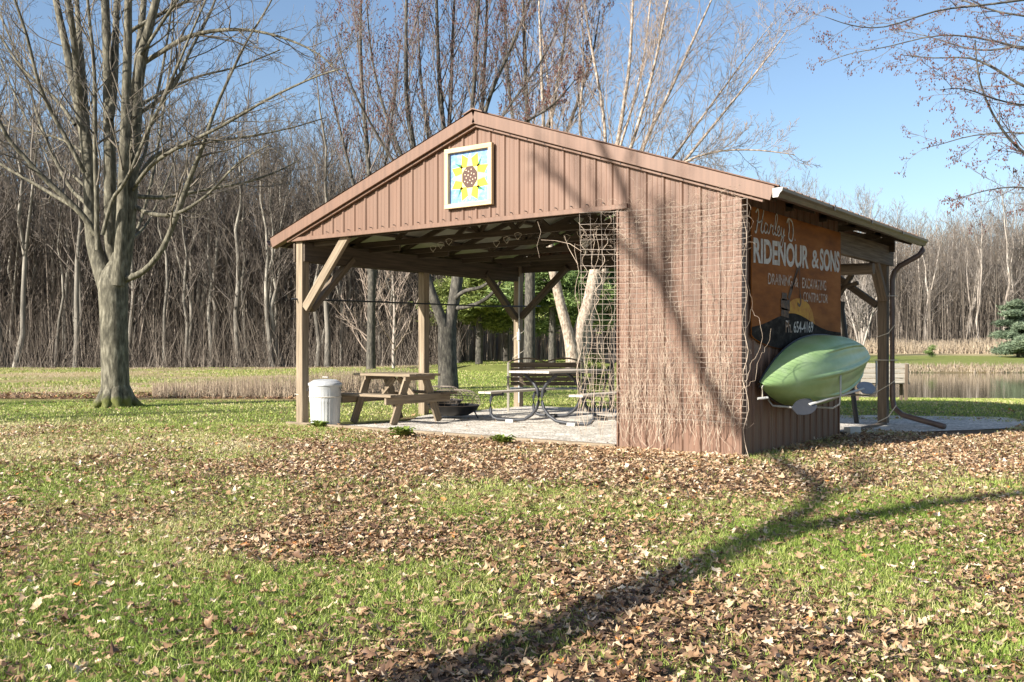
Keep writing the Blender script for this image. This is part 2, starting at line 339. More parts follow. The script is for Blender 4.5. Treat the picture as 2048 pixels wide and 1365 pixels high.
# ------------------------------------------------------------------ branching
nr = np.random.RandomState(11)
def spawn(P, rad, n, lf, ang=(30, 60), rf=.5, start=.25, up=.35, seg=6, wob=.09, minr=.004, end=1.0, sag=0.0, rng=nr):
    """children paths growing off path P"""
    out = []; P = np.asarray(P, float); N = len(P)
    d = np.linalg.norm(np.diff(P, axis=0), axis=1); L = d.sum(); cum = np.concatenate([[0], np.cumsum(d)])/max(L, 1e-6)
    for q in range(n):
        t = start+(end-start)*((q+rng.rand())/n)
        i = min(max(np.searchsorted(cum, t)-1, 0), N-2); f = (t-cum[i])/max(cum[i+1]-cum[i], 1e-6); f = min(max(f, 0), 1)
        p = P[i]*(1-f)+P[i+1]*f; r = rad[i]*(1-f)+rad[i+1]*f
        T = P[i+1]-P[i]; T /= np.linalg.norm(T)+1e-9
        rv = rng.randn(3); rv -= T*rv.dot(T); rv /= np.linalg.norm(rv)+1e-9
        a = math.radians(rng.uniform(*ang)); D = T*math.cos(a)+rv*math.sin(a)
        ln = L*lf*(1-.55*t)*rng.uniform(.6, 1.25); pts = [p]; st = ln/seg; c = p.copy(); D = D/np.linalg.norm(D)
        for s_ in range(seg):
            D = D+rng.randn(3)*wob+np.array([0, 0, up*.22-sag*.2*s_/seg]); D /= np.linalg.norm(D); c = c+D*st; pts.append(c.copy())
        r0 = max(r*rf*rng.uniform(.8, 1.15), minr); rr = np.linspace(r0, max(r0*.25, minr*.6), seg+1)
        out.append((np.array(pts), rr))
    return out
def branch(paths, spec, rng=nr):
    """spec = list of dicts for spawn; returns all levels"""
    lev = paths; allp = []
    for sp in spec:
        nx = []
        for P, r in lev: nx += spawn(P, r, rng=rng, **sp)
        allp.append(nx); lev = nx
    return allp
def trace(pts, Z, dz0=0, dz1=0):
    """limb given as (px, py, width px) at distance Z (drifting in depth) -> smooth path"""
    n = len(pts); P = []; r = []
    for i, q in enumerate(pts):
        z = Z+dz0+(dz1-dz0)*i/max(n-1, 1); P.append(tuple(at(q[0], q[1], z))); r.append(q[2]*Z/F/2)
    P = np.array(P); r = np.array(r); t = np.arange(n); tt = np.linspace(0, n-1, (n-1)*3+1)
    Q = np.stack([np.interp(tt, t, P[:, c]) for c in range(3)], 1); rr = np.interp(tt, t, r)
    if n > 2:
        for _ in range(2): Q[1:-1] = .5*Q[1:-1]+.25*(Q[:-2]+Q[2:])
    return Q, rr
def octas(C, s, name, m, parent, off):
    C = np.asarray(C)-np.array(tuple(off)); n = len(C)
    base = np.array([(1, 0, 0), (0, 1, 0), (-1, 0, 0), (0, -1, 0), (0, 0, 1.6), (0, 0, -1.6)])
    sz = (s*nr.uniform(.5, 1.3, n))[:, None, None]
    V = (C[:, None, :]+base[None]*sz).reshape(-1, 3)
    f = np.array([(0, 1, 4), (1, 2, 4), (2, 3, 4), (3, 0, 4), (1, 0, 5), (2, 1, 5), (3, 2, 5), (0, 3, 5)])
    Fa = (f[None]+np.arange(n)[:, None, None]*6).reshape(-1, 3)
    return np_mesh(name, V, Fa, m, parent=parent)

# ================================================================== GROUND
def ground():
    def axis(lo, hi, c0, c1, d):
        a = list(np.arange(c0, c1, d)); s = d; x = c1
        while x < hi: a.append(x); s *= 1.09; x += s
        a.append(hi); s = d; x = c0-d; b = []
        while x > lo: b.append(x); s *= 1.09; x -= s
        b.append(lo); return np.array(sorted(b)+a)
    xs = axis(-1500, 1500, -14, 16, .14); ys = axis(-600, 2200, -9, 16, .14)
    X, Y = np.meshgrid(xs, ys, indexing='ij'); Zh = terrain(X, Y)
    nx, ny = X.shape; V = np.stack([X.ravel(), Y.ravel(), Zh.ravel()], 1)
    i = np.arange(nx-1)[:, None]; j = np.arange(ny-1)[None]
    Fa = np.stack([i*ny+j, (i+1)*ny+j, (i+1)*ny+j+1, i*ny+j+1], -1).reshape(-1, 4)
    x = X.ravel(); y = Y.ravel(); cx, cz = XZ(x, y); r = cx/np.maximum(cz, 1)
    def mix(a, b, t): return a*(1-t[:, None])+np.array(b)[None]*t[:, None]
    c = np.tile(np.array([.17, .17, .065]), (len(x), 1))
    c = mix(c, (.22, .25, .07), ss((cz-15)/5)*.85)
    n = fbm(x*.2, y*.2, 4)
    meadow = ss((-.085-r)/.04)*ss((cz-20.5)/1.5)
    c = mix(c, (.36, .29, .14), meadow*(.25+.75*ss((n-.42)*7)))
    c = mix(c, (.20, .15, .085), ga(cz, 50, 3.)*ss((-.02-r)/.05)*.8)
    c = mix(c, (.17, .11, .07), ga(cz, 23.6, 1.4)*ss((-.1-r)/.05)*.9)
    wood_l = ss((cz-49.5-1.5*n)/2)*ss((.02-r)/.05)
    wood_m = ss((cz-60-10*(r-.05)-2*n)/2)*ss((r+.05)/.05)*ss((.24-r)/.05)
    wood_r = ss((cz-104)/3)*ss((r-.15)/.05)
    c = mix(c, (.13, .095, .06), np.maximum(wood_l, wood_m))
    c = mix(c, (.42, .34, .20), ss((cz-92)/6)*ss((r-.2)/.05)*(1-wood_r))
    c = mix(c, (.30, .24, .15), wood_r)
    d = ((np.abs(cx-31)/23)**6+(np.abs(cz-46.5)/16)**6)**(1/6.)
    c = mix(c, (.30, .22, .12), np.where(cz > 50, ss((1.13-d)/.02), 0)*.9)
    c = mix(c, (.10, .085, .06), ss((1.01-d)/.02))
    lf = leafy(x, y)
    c = mix(c, (.16, .105, .07), ss(lf*1.15)*ss((19-cz)/3))
    # bare moss and soil beside the shelter
    near = ss((x+8)/.6)*ss((1.1-x)/.6)*ss((y+.7)/.4)*ss((0-y)/.2+1)
    c = mix(c, (.17, .15, .07), near*.6)
    o = np_mesh('ground', V, Fa, M['ground'], tint=c, smooth=True); tag(o, kind='structure', label='lawn, meadow and woodland floor')
ground()
def sheet(name, pts, z, m, label, drop=.0, follow=False):
    b = MB(); n = len(pts)
    vs = [(p[0], p[1], (g(p[0], p[1]) if follow else 0)+z) for p in pts]; cx = sum(p[0] for p in pts)/n; cy = sum(p[1] for p in pts)/n
    b.raw(vs+[(cx, cy, z+(g(cx, cy) if follow else 0))], [(i, (i+1) % n, n) for i in range(n)]); o = b.build(name, m); return tag(o, label, kind='structure')
# gravel floor with a wavy rim
def wavy(pts, a, st=.35):
    out = []
    for i in range(len(pts)):
        p = Vector(pts[i]); q = Vector(pts[(i+1) % len(pts)]); n = max(2, int((q-p).length/st))
        for k in range(n):
            c = p.lerp(q, k/n); w_ = a if pts[i][1] > .2 or pts[(i+1) % len(pts)][1] > .2 else 0
            out.append((c.x+rnd.uniform(-w_, w_), c.y+rnd.uniform(-w_, w_)))
    return out
sheet('gravel_floor', wavy([(-6.6, .06), (-.03, .06), (.0, 3.5), (.9, 4.6), (2.3, 6.6), (1.3, 8.2), (-3, 6.3), (-7.1, 6.0), (-7.0, 2.6), (-6.3, 1.6)], .1), .012, M['gravel'], 'pale gravel floor under the shelter')
sheet('water', [tuple(W(31+26*math.copysign(abs(math.cos(a))**.33, math.cos(a)), 46.5+18*math.copysign(abs(math.sin(a))**.33, math.sin(a))))[:2] for a in [2*math.pi*i/64 for i in range(64)]], WATER, M['water'], 'still pond mirroring the bare woods')
# ================================================================== SHELTER
RS = .3415; RID = 3.63; ZR = 4.285; EX = .42; EL = 7.68; YF = -.13; YB = 5.8
def ztop(x): return ZR-RS*abs(-x-RID)      # roof top at world x
ang = math.atan(RS)
sh = thing('picnic_shelter', 'open brown steel gable-roofed picnic shelter on timber posts with one corner walled in', 'shelter')
def steel_profile(a, b, pitch=.2286, o=0.0):
    """list of (s, depth) ribs along a run a..b"""
    P = [(a, 0)]; k = math.ceil((a-o)/pitch)
    prof = [(-.028, 0), (-.012, .019), (.012, .019), (.028, 0), (.068, 0), (.074, .0035), (.086, .0035), (.092, 0), (.136, 0), (.142, .0035), (.154, .0035), (.160, 0)]
    k -= 1
    while True:
        c = o+k*pitch
        if c-.03 > b: break
        for d, h in prof:
            if a < c+d < b: P.append((c+d, h))
        k += 1
    P.append((b, 0)); return P
def steel_sheet(prof, zlo, zhi, place):
    b = MB(); vs = []; fs = []
    for s, d in prof: vs += [place(s, d, zlo(s)), place(s, d, zhi(s))]
    for i in range(len(prof)-1): fs.append((2*i, 2*i+2, 2*i+3, 2*i+1))
    b.raw(vs, fs); return b
# front gable and wall: s runs left from the corner
fp = lambda s, d, z: (-s, -.022-d, z)
zr = lambda s: ztop(-s)-.165
steel_sheet(steel_profile(1.50, 7.27), lambda s: min(2.865, zr(s)), zr, fp).build('gable_siding', M['steel'], sh)
steel_sheet(steel_profile(.0, 1.50), lambda s: -.03, zr, fp).build('wall_siding', M['steel'], sh)
steel_sheet(steel_profile(.0, 3.24, o=.1), lambda s: -.03, lambda s: 3.01, lambda s, d, z: (.022+d, s, z)).build('wall_siding', M['steel'], sh)
for c_, d_ in (((.012, -.012, 1.44), (.072, .072, 2.94)), ((.012, 3.255, 1.38), (.06, .03, 2.80)), ((-1.512, -.012, 1.42), (.024, .06, 2.86))):
    b = MB(); b.box(c_, d_); b.build('corner_trim', M['steel_trim'], sh)
# back side of the walls: girts and a corner post
for z in (.12, 1.0, 1.9, 2.7):
    for c_, d_ in (((-.78, .045, z), (1.42, .09, .04)), ((-.045, 1.62, z+.05), (.09, 3.0, .04))):
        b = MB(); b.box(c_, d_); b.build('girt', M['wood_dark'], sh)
# gable header trim and rake trims
b = MB(); b.beam((-7.3, -.052, 2.855), (-1.37, -.052, 2.855), .03, .06)
b.build('gable_trim', M['steel_trim'], sh)
def rake(x0, x1, dz, y, wy, h, nm):
    b = MB(); b.beam((x0, y, ztop(x0)+dz), (x1, y, ztop(x1)+dz), wy, h); return b
for x0, x1 in ((EX, -RID), (-RID, -EL)):
    rake(x0, x1, -.078, YF+.012, .024, .155, '').build('rake_fascia', M['steel_trim'], sh)
    rake(x0-(.12 if x0 > 0 else 0), x1+(.32 if x1 < -5 else 0), -.182, -.062, .05, .032, '').build('rake_trim', M['steel'], sh)
    b = MB(); b.raw([(x0, YF+.02, ztop(x0)-.16), (x1, YF+.02, ztop(x1)-.16), (x1, -.02, ztop(x1)-.16), (x0, -.02, ztop(x0)-.16)], [(0, 1, 2, 3)]); b.build('rake_soffit', M['steel_trim'], sh)
# roof sheets (ribs run down the slope)
for sgn, xe in ((1, EX+.03), (-1, -EL-.03)):
    prof = steel_profile(YF-.01, YB+.12)
    b = MB(); vs = []; fs = []
    for s, d in prof: vs += [(xe, s, ztop(xe)+.012+d), (-RID, s, ZR+.012+d)]
    for i in range(len(prof)-1): fs.append((2*i, 2*i+2, 2*i+3, 2*i+1))
    b.raw(vs, fs); b.build('roof_sheet', M['steel'], sh)
    b = MB(); b.raw([(xe, YF+.03, ztop(xe)-.004), (xe, YB+.1, ztop(xe)-.004), (-RID, YB+.1, ZR-.004), (-RID, YF+.03, ZR-.004)], [(0, 1, 2, 3)]); b.build('roof_underside', M['roof_under'], sh)
b = MB(); vs = []
for y in (YF-.02, YB+.12): vs += [(-RID-.16, y, ZR-.16*RS+.034), (-RID, y, ZR+.038), (-RID+.16, y, ZR-.16*RS+.034), (-RID+.16, y, ZR-.16*RS+.02), (-RID, y, ZR+.022), (-RID-.16, y, ZR-.16*RS+.02)]
b.raw(vs, [(i, (i+1) % 6, 6+(i+1) % 6, 6+i) for i in range(6)]+[(0, 5, 4, 1), (1, 4, 3, 2)]); b.build('ridge_cap', M['steel_trim'], sh)
for side in (1, -1):
    for k in range(14):
        x = -RID+side*(.3+.27*k)
        if -7.4 < x < .1: b = MB(); b.tube([(x, -.086, ztop(x)-.182), (x, -.094, ztop(x)-.182)], .007, 6); b.build('screw', M['black'], sh)
for k in range(22): b = MB(); b.tube([(-1.5-.2286*k-.2, -.068, 2.92), (-1.5-.2286*k-.2, -.03, 2.92)], .006, 6); b.build('screw', M['black'], sh)
# purlins and rafters underneath
for side in (1, -1):
    for k in range(8):
        x = -RID+side*(.12+.55*k)
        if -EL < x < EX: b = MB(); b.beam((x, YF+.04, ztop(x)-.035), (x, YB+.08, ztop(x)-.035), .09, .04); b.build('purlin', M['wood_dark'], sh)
def truss(y, zb=2.87):
    b = MB(); t = .04
    b.beam((.12, y, zb), (-7.4, y, zb), t, .09)
    for xe in (EX-.03, -EL+.03): b.beam((xe, y, ztop(xe)-.10), (-RID, y, ZR-.10), t, .09)
    nd = [(-1.85, .5), (-3.0, 1), (-4.26, 1), (-5.41, .5)]
    T = [(-.9, zb+.04), (-1.85, ztop(-1.85)-.13), (-2.6, zb+.04), (-RID, ZR-.16), (-4.66, zb+.04), (-5.41, ztop(-5.41)-.13), (-6.36, zb+.04)]
    for p, q in zip(T[:-1], T[1:]): b.beam((p[0], y+.002, p[1]), (q[0], y+.002, q[1]), t*.9, .085)
    return b
for i, y in enumerate((.10, 1.3, 2.5, 3.7, 4.9, 5.62)):
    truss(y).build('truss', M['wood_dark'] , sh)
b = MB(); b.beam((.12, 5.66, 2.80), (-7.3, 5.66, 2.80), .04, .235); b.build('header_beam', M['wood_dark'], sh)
steel_sheet(steel_profile(-.1, 7.3), lambda s: min(2.86, zr(s)), zr, lambda s, d, z: (-s, 5.72+d, z)).build('gable_siding', M['steel'], sh)
# posts
PX = -7.18
for x, y, z1 in ((PX, .07, 2.84), (PX, 2.86, 2.8), (PX+.06, 5.62, 2.9), (-.07, 5.72, 2.85), (-.07, 3.17, 2.7), (-.10, .14, 2.7)):
    b = MB(); b.beam((x, y, -.1), (x, y, z1), .14, .14, (0, 1, 0), bev=.006); b.build('post', M['wood_pale'] if x < -6 else M['wood'], sh)
# side beams (outer and inner boards)
for x, ya, yb in ((PX-.09, -.02, 5.85), (PX+.09, .02, 5.75)):
    b = MB(); b.beam((x, ya, 2.66), (x, yb, 2.66), .038, .285); b.build('side_beam', M['wood_dark'], sh)
b = MB(); b.beam((.022, 3.272, 2.63), (.022, 5.90, 2.63), .038, .30); b.build('side_beam', M['wood'], sh)
b = MB(); b.beam((-.16, .1, 2.66), (-.16, 5.6, 2.66), .038, .285); b.build('side_beam', M['wood'], sh)
for y in (.2, 1.4, 2.6, 3.8, 5.0): b = MB(); b.beam((PX+.125, y, 2.8), (PX+.8, y, 2.8), .04, .09); b.build('blocking', M['wood_dark'], sh)
# braces
def brace(p, q, m='wood', w_=.09, h=.14):
    b = MB(); b.beam(p, q, w_, h, (0, 1, 0) if abs(p[1]-q[1]) < .3 else (1, 0, 0)); return b.build('brace', M[m], sh)
brace((PX+.10, .045, 1.80), (PX+1.02, .045, 2.86), 'wood_pale', .14, .07)
brace((PX+.06, .18, 1.78), (PX+.06, 1.05, 2.62), 'wood')
brace((PX+.08, 5.5, 1.78), (PX+.08, 4.5, 2.62), 'wood_dark')
brace((PX+.14, 5.6, 1.80), (PX+1.25, 5.6, 2.75), 'wood_dark', .1, .12)
brace((-.04, 5.62, 1.95), (-.04, 5.12, 2.5), 'wood')
brace((-.16, 5.70, 1.86), (-1.35, 5.70, 2.76), 'wood_dark', .1, .12)
b = MB(); b.tube([(-.55, 4.6, 2.36), (.10, 4.62, 2.36)], .085, 12); b.build('log_stub', M['wood'], sh)
b = MB(); b.beam((-.52, 5.60, 2.36), (-.78, 5.60, 1.96), .07, .10, (0, 1, 0)); b.beam((-.42, 5.59, 2.22), (-.86, 5.59, 2.10), .06, .08, (0, 1, 0)); b.build('bracket', M['wood_dark'], sh)
# kerb board along the front
b = MB(); b.beam((-7.4, -.03, .015), (-1.53, -.03, .015), .09, .07); b.build('kerb_board', M['wood_pale'], sh)
b = MB(); b.beam((.03, 3.3, .012), (.03, 5.4, .012), .09, .06); b.build('kerb_board', M['wood'], sh)
# gutter
gp = [(0, .0), (0, -.095), (.055, -.095), (.075, -.055), (.10, -.03), (.105, 0), (.098, 0), (.092, -.026), (.068, -.05), (.05, -.088), (.006, -.088), (.006, 0)]
GX = EX+.012; GZ = ztop(EX)-.03; b = MB(); vs = []
yy = [YF-.0, 5.98]
for y in yy: vs += [(GX+p[0], y, GZ+p[1]) for p in gp]
n = len(gp); b.raw(vs, [(i, (i+1) % n, n+(i+1) % n, n+i) for i in range(n)]+[tuple(range(n, 2*n))]); gt = b.build('gutter', M['gutter'], sh)
b = MB(); cap = [(0, .0), (0, -.097), (.057, -.097), (.077, -.055), (.103, -.03), (.108, .004)]; vs = []
for y in (YF-.014, YF-.002): vs += [(GX+p[0], y, GZ+p[1]) for p in cap]
b.raw(vs, [tuple(range(5, -1, -1)), tuple(range(6, 12))]+[(i, (i+1) % 6, 6+(i+1) % 6, 6+i) for i in range(6)]); b.build('end_cap', M['block'], gt)
for y in (1.5, 3.0, 4.5): b = MB(); b.beam((GX+.11, y, GZ-.02), (GX+.11, y+.03, GZ-.02), .01, .07); b.build('gutter_joint', M['gutter'], gt)
b = MB()
b.tube([(GX+.05, 5.86, GZ-.08), (GX+.05, 5.86, GZ-.17), (GX+.0, 5.82, GZ-.25), (.16, 5.78, GZ-.40), (.09, 5.74, GZ-.50), (.07, 5.72, GZ-.62), (.07, 5.72, .42), (.10, 5.69, .26), (.28, 5.50, .16), (.98, 5.02, .05)], .042, 10)
b.build('downspout', M['gutter'], sh, smooth=True)
for pts, r_ in [([(-.03+.17*math.cos(a), 5.72+.12*math.sin(a), z) for a in [2*math.pi*i/20 for i in range(21)]], .006) for z in (2.0, 1.0)]+[([(.12, 5.66, 1.55), (.03, 5.63, 1.42), (-.14, 5.63, 1.36)], .007), ([(.12, 5.66, .68), (.05, 5.63, .62), (-.14, 5.63, .50), (-.17, 5.62, .40)], .007), ([(.16, 5.6, .30), (.05, 5.55, .12), (-.12, 5.5, .02)], .008)]:
    b = MB(); b.tube(pts, r_, 5); b.build('wire_tie', M['rope'], sh)
b = MB(); vs = []
for y in yy: vs += [(-EL-.012-p[0], y, GZ+p[1]) for p in gp]
b.raw(vs, [(i, n+i, n+(i+1) % n, (i+1) % n) for i in range(n)]+[tuple(range(n)), tuple(range(2*n-1, n-1, -1))]); b.build('gutter', M['gutter'], sh)
# bulb
b = MB(); b.box((-3.55, 2.48, 2.80), (.12, .12, .03)); b.lathe([(.0, 2.775), (.055, 2.77), (.045, 2.74), (.02, 2.72)], 12, (-3.55, 2.48, 0)); cl = b.build('ceiling_lamp', M['white'], sh)
b = MB(); b.lathe([(.014, 2.72), (.02, 2.70), (.034, 2.67), (.032, 2.645), (.018, 2.625), (.001, 2.62)], 12, (-3.55, 2.48, 0)); b.build('bulb', M['white'], cl, True)
for k in range(9):
    x0 = -2.4-.42*k; y0 = .9+.3*(k % 3); b = MB()
    b.tube([(x0+.05*math.cos(a), y0+.03*math.sin(2*a), 2.80-.05+.05*math.sin(a)) for a in [i*.8 for i in range(9)]], .004, 4); b.build('wire_loop', M['rope'], sh)
# electric conduit on the back post
b = MB(); b.tube([(PX+.16, 5.5, .1), (PX+.16, 5.5, 2.6)], .016, 6); b.box((PX+.17, 5.48, 1.42), (.06, .05, .16)); b.build('outlet_conduit', M['white'], sh)
b = MB(); pts = [(PX+.06+.115*math.cos(a*2.6), 5.62+.115*math.sin(a*2.6), .35+a*.16) for a in [i*.2 for i in range(46)]]; b.tube(pts, .005, 4); b.build('wound_wire', M['rope'], sh)
# ---------------------------------------------------------------- rail pipe along the left side
b = MB(); b.tube([(PX-.05, -.10, 1.94), (PX+.10, 1.6, 1.955), (PX+.12, 3.2, 1.97), (PX+.12, 4.6, 1.985), (PX+.3, 6.05, 2.03)], .014, 8)
tag(b.build('black_rail', M['black'], None, True), 'thin black pipe strung along the left posts of the shelter', 'pipe')
# ================================================================== BARN QUILT
bq = thing('painted_sunflower_panel', 'square framed panel painted with a yellow sunflower on blue, on the gable', 'painting', (-3.75, -.044, 3.05))
b = MB()
for p, q in (((-.40, 0, .03), (.40, 0, .03)), ((-.40, 0, .77), (.40, 0, .77))): b.beam((p[0], -.03, p[2]), (q[0], -.03, q[2]), .056, .06)
for x in (-.37, .37): b.beam((x, -.03, .06), (x, -.03, .74), .056, .06, (1, 0, 0))
FW = mat('cream_frame', [(.3, (.50, .37, .19)), (.7, (.64, .50, .30))], (2, 20, 1), 'UV', .7); b.build('frame', FW, bq)
PB = mat('painted_blue', [(.3, (.08, .19, .45)), (.5, (.14, .27, .56)), (.7, (.28, .41, .66))], (14, 14, 14), rough=.6, detail=4)
PY = flat('painted_yellow', (.72, .44, .015)); PP = flat('painted_pale_yellow', (.78, .68, .24)); PG = flat('painted_green', (.02, .15, .05)); PBr = flat('painted_brown', (.075, .033, .02)); PD = flat('painted_dots', (.75, .56, .38))
b = MB(); b.raw([(-.345, -.006, .055), (.345, -.006, .055), (.345, -.006, .745), (-.345, -.006, .745)], [(0, 1, 2, 3)], mi=0)
def poly(pts, mi, lay):
    b.raw([(x, -.006-.0015*lay, .40+z) for x, z in pts], [tuple(range(len(pts)))], mi=mi)
def rot(pts, a): return [(x*math.cos(a)-z*math.sin(a), x*math.sin(a)+z*math.cos(a)) for x, z in pts]
for k in range(4):
    a = k*math.pi/2
    poly(rot([(-.15, .12), (-.135, .31), (-.03, .25), (0, .14), (.03, .25), (.135, .31), (.15, .12), (.0, .05)], a), 1, 1)
    poly(rot([(-.055, .13), (-.03, .24), (0, .31), (.03, .24), (.055, .13), (0, .08)], a), 2, 2)
    poly(rot([(.125, .145), (.205, .26), (.165, .13)], a), 3, 1)
poly([(-.13, -.13), (.13, -.13), (.13, .13), (-.13, .13)], 2, 2)
poly([(.135*math.cos(math.pi/8+k*math.pi/4), .155*math.sin(math.pi/8+k*math.pi/4)) for k in range(8)], 4, 3)
for q in range(15):
    rr = .105*math.sqrt((q+.5)/15); aa = q*2.4; poly([(rr*math.cos(aa)+.009*math.cos(t), rr*1.1*math.sin(aa)+.009*math.sin(t)) for t in [i*math.pi/3 for i in range(6)]], 5, 4)
b.build('painted_board', [PB, PY, PP, PG, PBr, PD], bq)
# ================================================================== SIGN
SX = .046
sg = thing('contractor_sign', 'large faded orange plywood sign lettered for a draining and excavating contractor, on the side wall', 'sign', (SX, .2, 1.35))
SO = mat('faded_orange_board', [(.25, (.13, .040, .008)), (.5, (.235, .078, .013)), (.75, (.33, .125, .028))], (3, 1.6, 6), rough=.75, spec=.15, detail=7, bump=.15)
SL = mat('faded_letter_paint', [(.3, (.36, .31, .25)), (.55, (.56, .53, .47))], (20, 20, 20), rough=.8)
SF = mat('worn_letter_paint', [(.40, (.28, .12, .04)), (.6, (.50, .43, .35))], (22, 22, 22), rough=.6)
SH = mat('dark_hill_paint', [(.3, (.016, .014, .012)), (.55, (.035, .031, .027)), (.8, (.085, .074, .06))], (3, 8, 14), rough=.9, spec=.05)
SYl = mat('sun_paint', [(.35, (.36, .13, .015)), (.65, (.52, .29, .02))], (9, 9, 9)); SD = mat('digger_paint', [(.35, (.04, .03, .024)), (.7, (.17, .09, .04))], (20, 20, 20))
def hill(y): return 1.36+.21*math.exp(-((y-1.45)/.85)**2)-.05
def low(y): return 1.33-.15*math.sin(min(max((y-.2)/2.0, 0), 1)*math.pi)**.7 if y < 2.2 else 1.33+.03*(y-2.2)
b = MB(); ys = [.2+3.04*i/60 for i in range(61)]; vs = []
for x in (.0, .012):
    for y in ys: vs += [(x, y-.2, low(y)-1.35), (x, y-.2, 2.755-1.35)]
N = 61; fs = []
for i in range(60): fs += [(2*i, 2*i+1, 2*i+3, 2*i+2), (2*N+2*i, 2*N+2*i+2, 2*N+2*i+3, 2*N+2*i+1), (2*i, 2*i+2, 2*N+2*i+2, 2*N+2*i), (2*i+1, 2*N+2*i+1, 2*N+2*i+3, 2*i+3)]
fs += [(0, 2*N, 2*N+1, 1), (2*N-2, 2*N-1, 4*N-1, 4*N-2)]
b.raw(vs, fs); b.build('board', SO, sg)
def spoly(nm, pts, m, lay):
    b = MB(); n = len(pts); b.raw([(.012+.0015*lay, y-.2, z-1.35) for y, z in pts]+[(.0125, y-.2, z-1.35) for y, z in pts], [tuple(range(n))]+[(i, (i+1) % n, n+(i+1) % n, n+i) for i in range(n)]); return b.build(nm, m, sg)
spoly('painted_sun', [(1.0, 1.42)]+[(1.15+.52-.52*math.cos(a), 1.46+.34*math.sin(a)**.8) for a in [math.pi*i/16 for i in range(1, 16)]]+[(2.3, 1.42)], SYl, 1)
hy = [.2+3.03*i/50 for i in range(51)]
spoly('painted_hill', [(y, hill(y)+.09) for y in hy]+[(y, low(y)+.004) for y in reversed(hy)], SH, 2)
def stroke(bm, pts, w_, lay=3, sm=True):
    P = [Vector((p[0], p[1])) for p in pts]
    if sm and len(P) > 2:
        Q = []
        for i in range(len(P)-1):
            p0 = P[max(i-1, 0)]; p1 = P[i]; p2 = P[i+1]; p3 = P[min(i+2, len(P)-1)]
            for k in range(5):
                t = k/5; Q.append(.5*((2*p1)+(p2-p0)*t+(2*p0-5*p1+4*p2-p3)*t*t+(3*p1-p0-3*p2+p3)*t*t*t))
        P = Q+[P[-1]]
    vs = []; x = .012+.0015*lay
    for i, p in enumerate(P):
        T = (P[min(i+1, len(P)-1)]-P[max(i-1, 0)]); T = T.normalized() if T.length > 1e-6 else Vector((1, 0)); n_ = Vector((-T.y, T.x))*w_/2
        vs += [(x, p.x+n_.x-.2, p.y+n_.y-1.35), (x, p.x-n_.x-.2, p.y-n_.y-1.35)]
    bm.raw(vs, [(2*i, 2*i+1, 2*i+3, 2*i+2) for i in range(len(P)-1)])
# excavator drawing
b = MB()
for pts, w_ in (([(1.06, 1.62), (1.3, 1.60)], .10), ([(1.05, 1.71), (1.34, 1.70)], .13), ([(1.08, 1.80), (1.25, 1.80)], .09), ([(1.30, 1.78), (1.42, 1.94)], .07), ([(1.40, 1.90), (1.60, 2.16)], .04), ([(1.44, 1.95), (1.66, 2.20)], .022), ([(1.66, 2.20), (1.68, 1.86)], .016), ([(1.68, 1.86), (1.71, 1.76), (1.66, 1.71), (1.60, 1.74)], .035)):
    stroke(b, pts, w_, 4)
b.build('painted_excavator', SD, sg)
def text(s, y0, y1, z0, z1, m, nm, bold=.0, shear=0, rise=0, lay=3):
    cu = bpy.data.curves.new(nm, 'FONT'); cu.body = s; cu.size = 1; cu.offset = bold; cu.shear = shear; cu.extrude = 0
    o = bpy.data.objects.new(nm+'_tmp', cu); col.objects.link(o); bpy.context.view_layer.update()
    dg = bpy.context.evaluated_depsgraph_get(); me = bpy.data.meshes.new_from_object(o.evaluated_get(dg)); bpy.data.objects.remove(o)
    xs = [v.co.x for v in me.vertices]; zs = [v.co.y for v in me.vertices]; a, c, d, e = min(xs), max(xs), min(zs), max(zs)
    for v in me.vertices:
        u = (v.co.x-a)/(c-a); q = (v.co.y-d)/(e-d); v.co = (.012+.0015*lay, y0+(y1-y0)*u-.2, z0+(z1-z0)*q+rise*u-1.35)
    me.materials.clear(); me.materials.append(m); ob = bpy.data.objects.new(nm, me); col.objects.link(ob); ob.parent = sg; return ob
text('RIDENOUR', .24, 1.98, 2.135, 2.42, SL, 'lettering', .035, 0, .045, 3)
text('&', 2.10, 2.36, 2.20, 2.43, SL, 'lettering', .02, 0, .01, 3)
text('SONS', 2.40, 3.18, 2.19, 2.475, SL, 'lettering', .035, 0, .02, 3)
text('DRAINING', .66, 1.42, 1.92, 2.05, SF, 'lettering', .01, 0, .01, 3)
text('&', 1.50, 1.62, 1.93, 2.05, SF, 'lettering', .01, 0, 0, 3)
text('EXCAVATING', 1.76, 2.64, 1.93, 2.06, SF, 'lettering', .01, 0, .01, 3)
text('CONTRACTOR', 1.80, 2.70, 1.765, 1.885, SF, 'lettering', .01, 0, .01, 3)
text('Ph.', 1.20, 1.40, 1.375, 1.52, SF, 'lettering', .0, 0, .0, 5)
text('654-4169', 1.46, 2.14, 1.375, 1.515, SL, 'lettering', .012, 0, .01, 5)
b = MB(); H0, Hz = .28, 2.50      # brush script
def sc_(pts, w_=.016): stroke(b, [(H0+x, Hz+z) for x, z in pts], w_, 4)
sc_([(.02, .20), (.08, .24), (.10, .18), (.06, .06), (.03, -.02), (-.01, -.01)], .022); sc_([(.25, .25), (.21, .14), (.17, .03), (.20, -.01), (.25, .02)], .022); sc_([(.05, .11), (.12, .10), (.22, .14)], .018)
sc_([(.36, .09), (.30, .11), (.26, .04), (.30, -.005), (.35, .03), (.37, .10), (.36, .02), (.40, .0), (.43, .04)]); sc_([(.43, .04), (.46, .11), (.49, .09), (.53, .10), (.51, .03), (.54, .0), (.58, .03)])
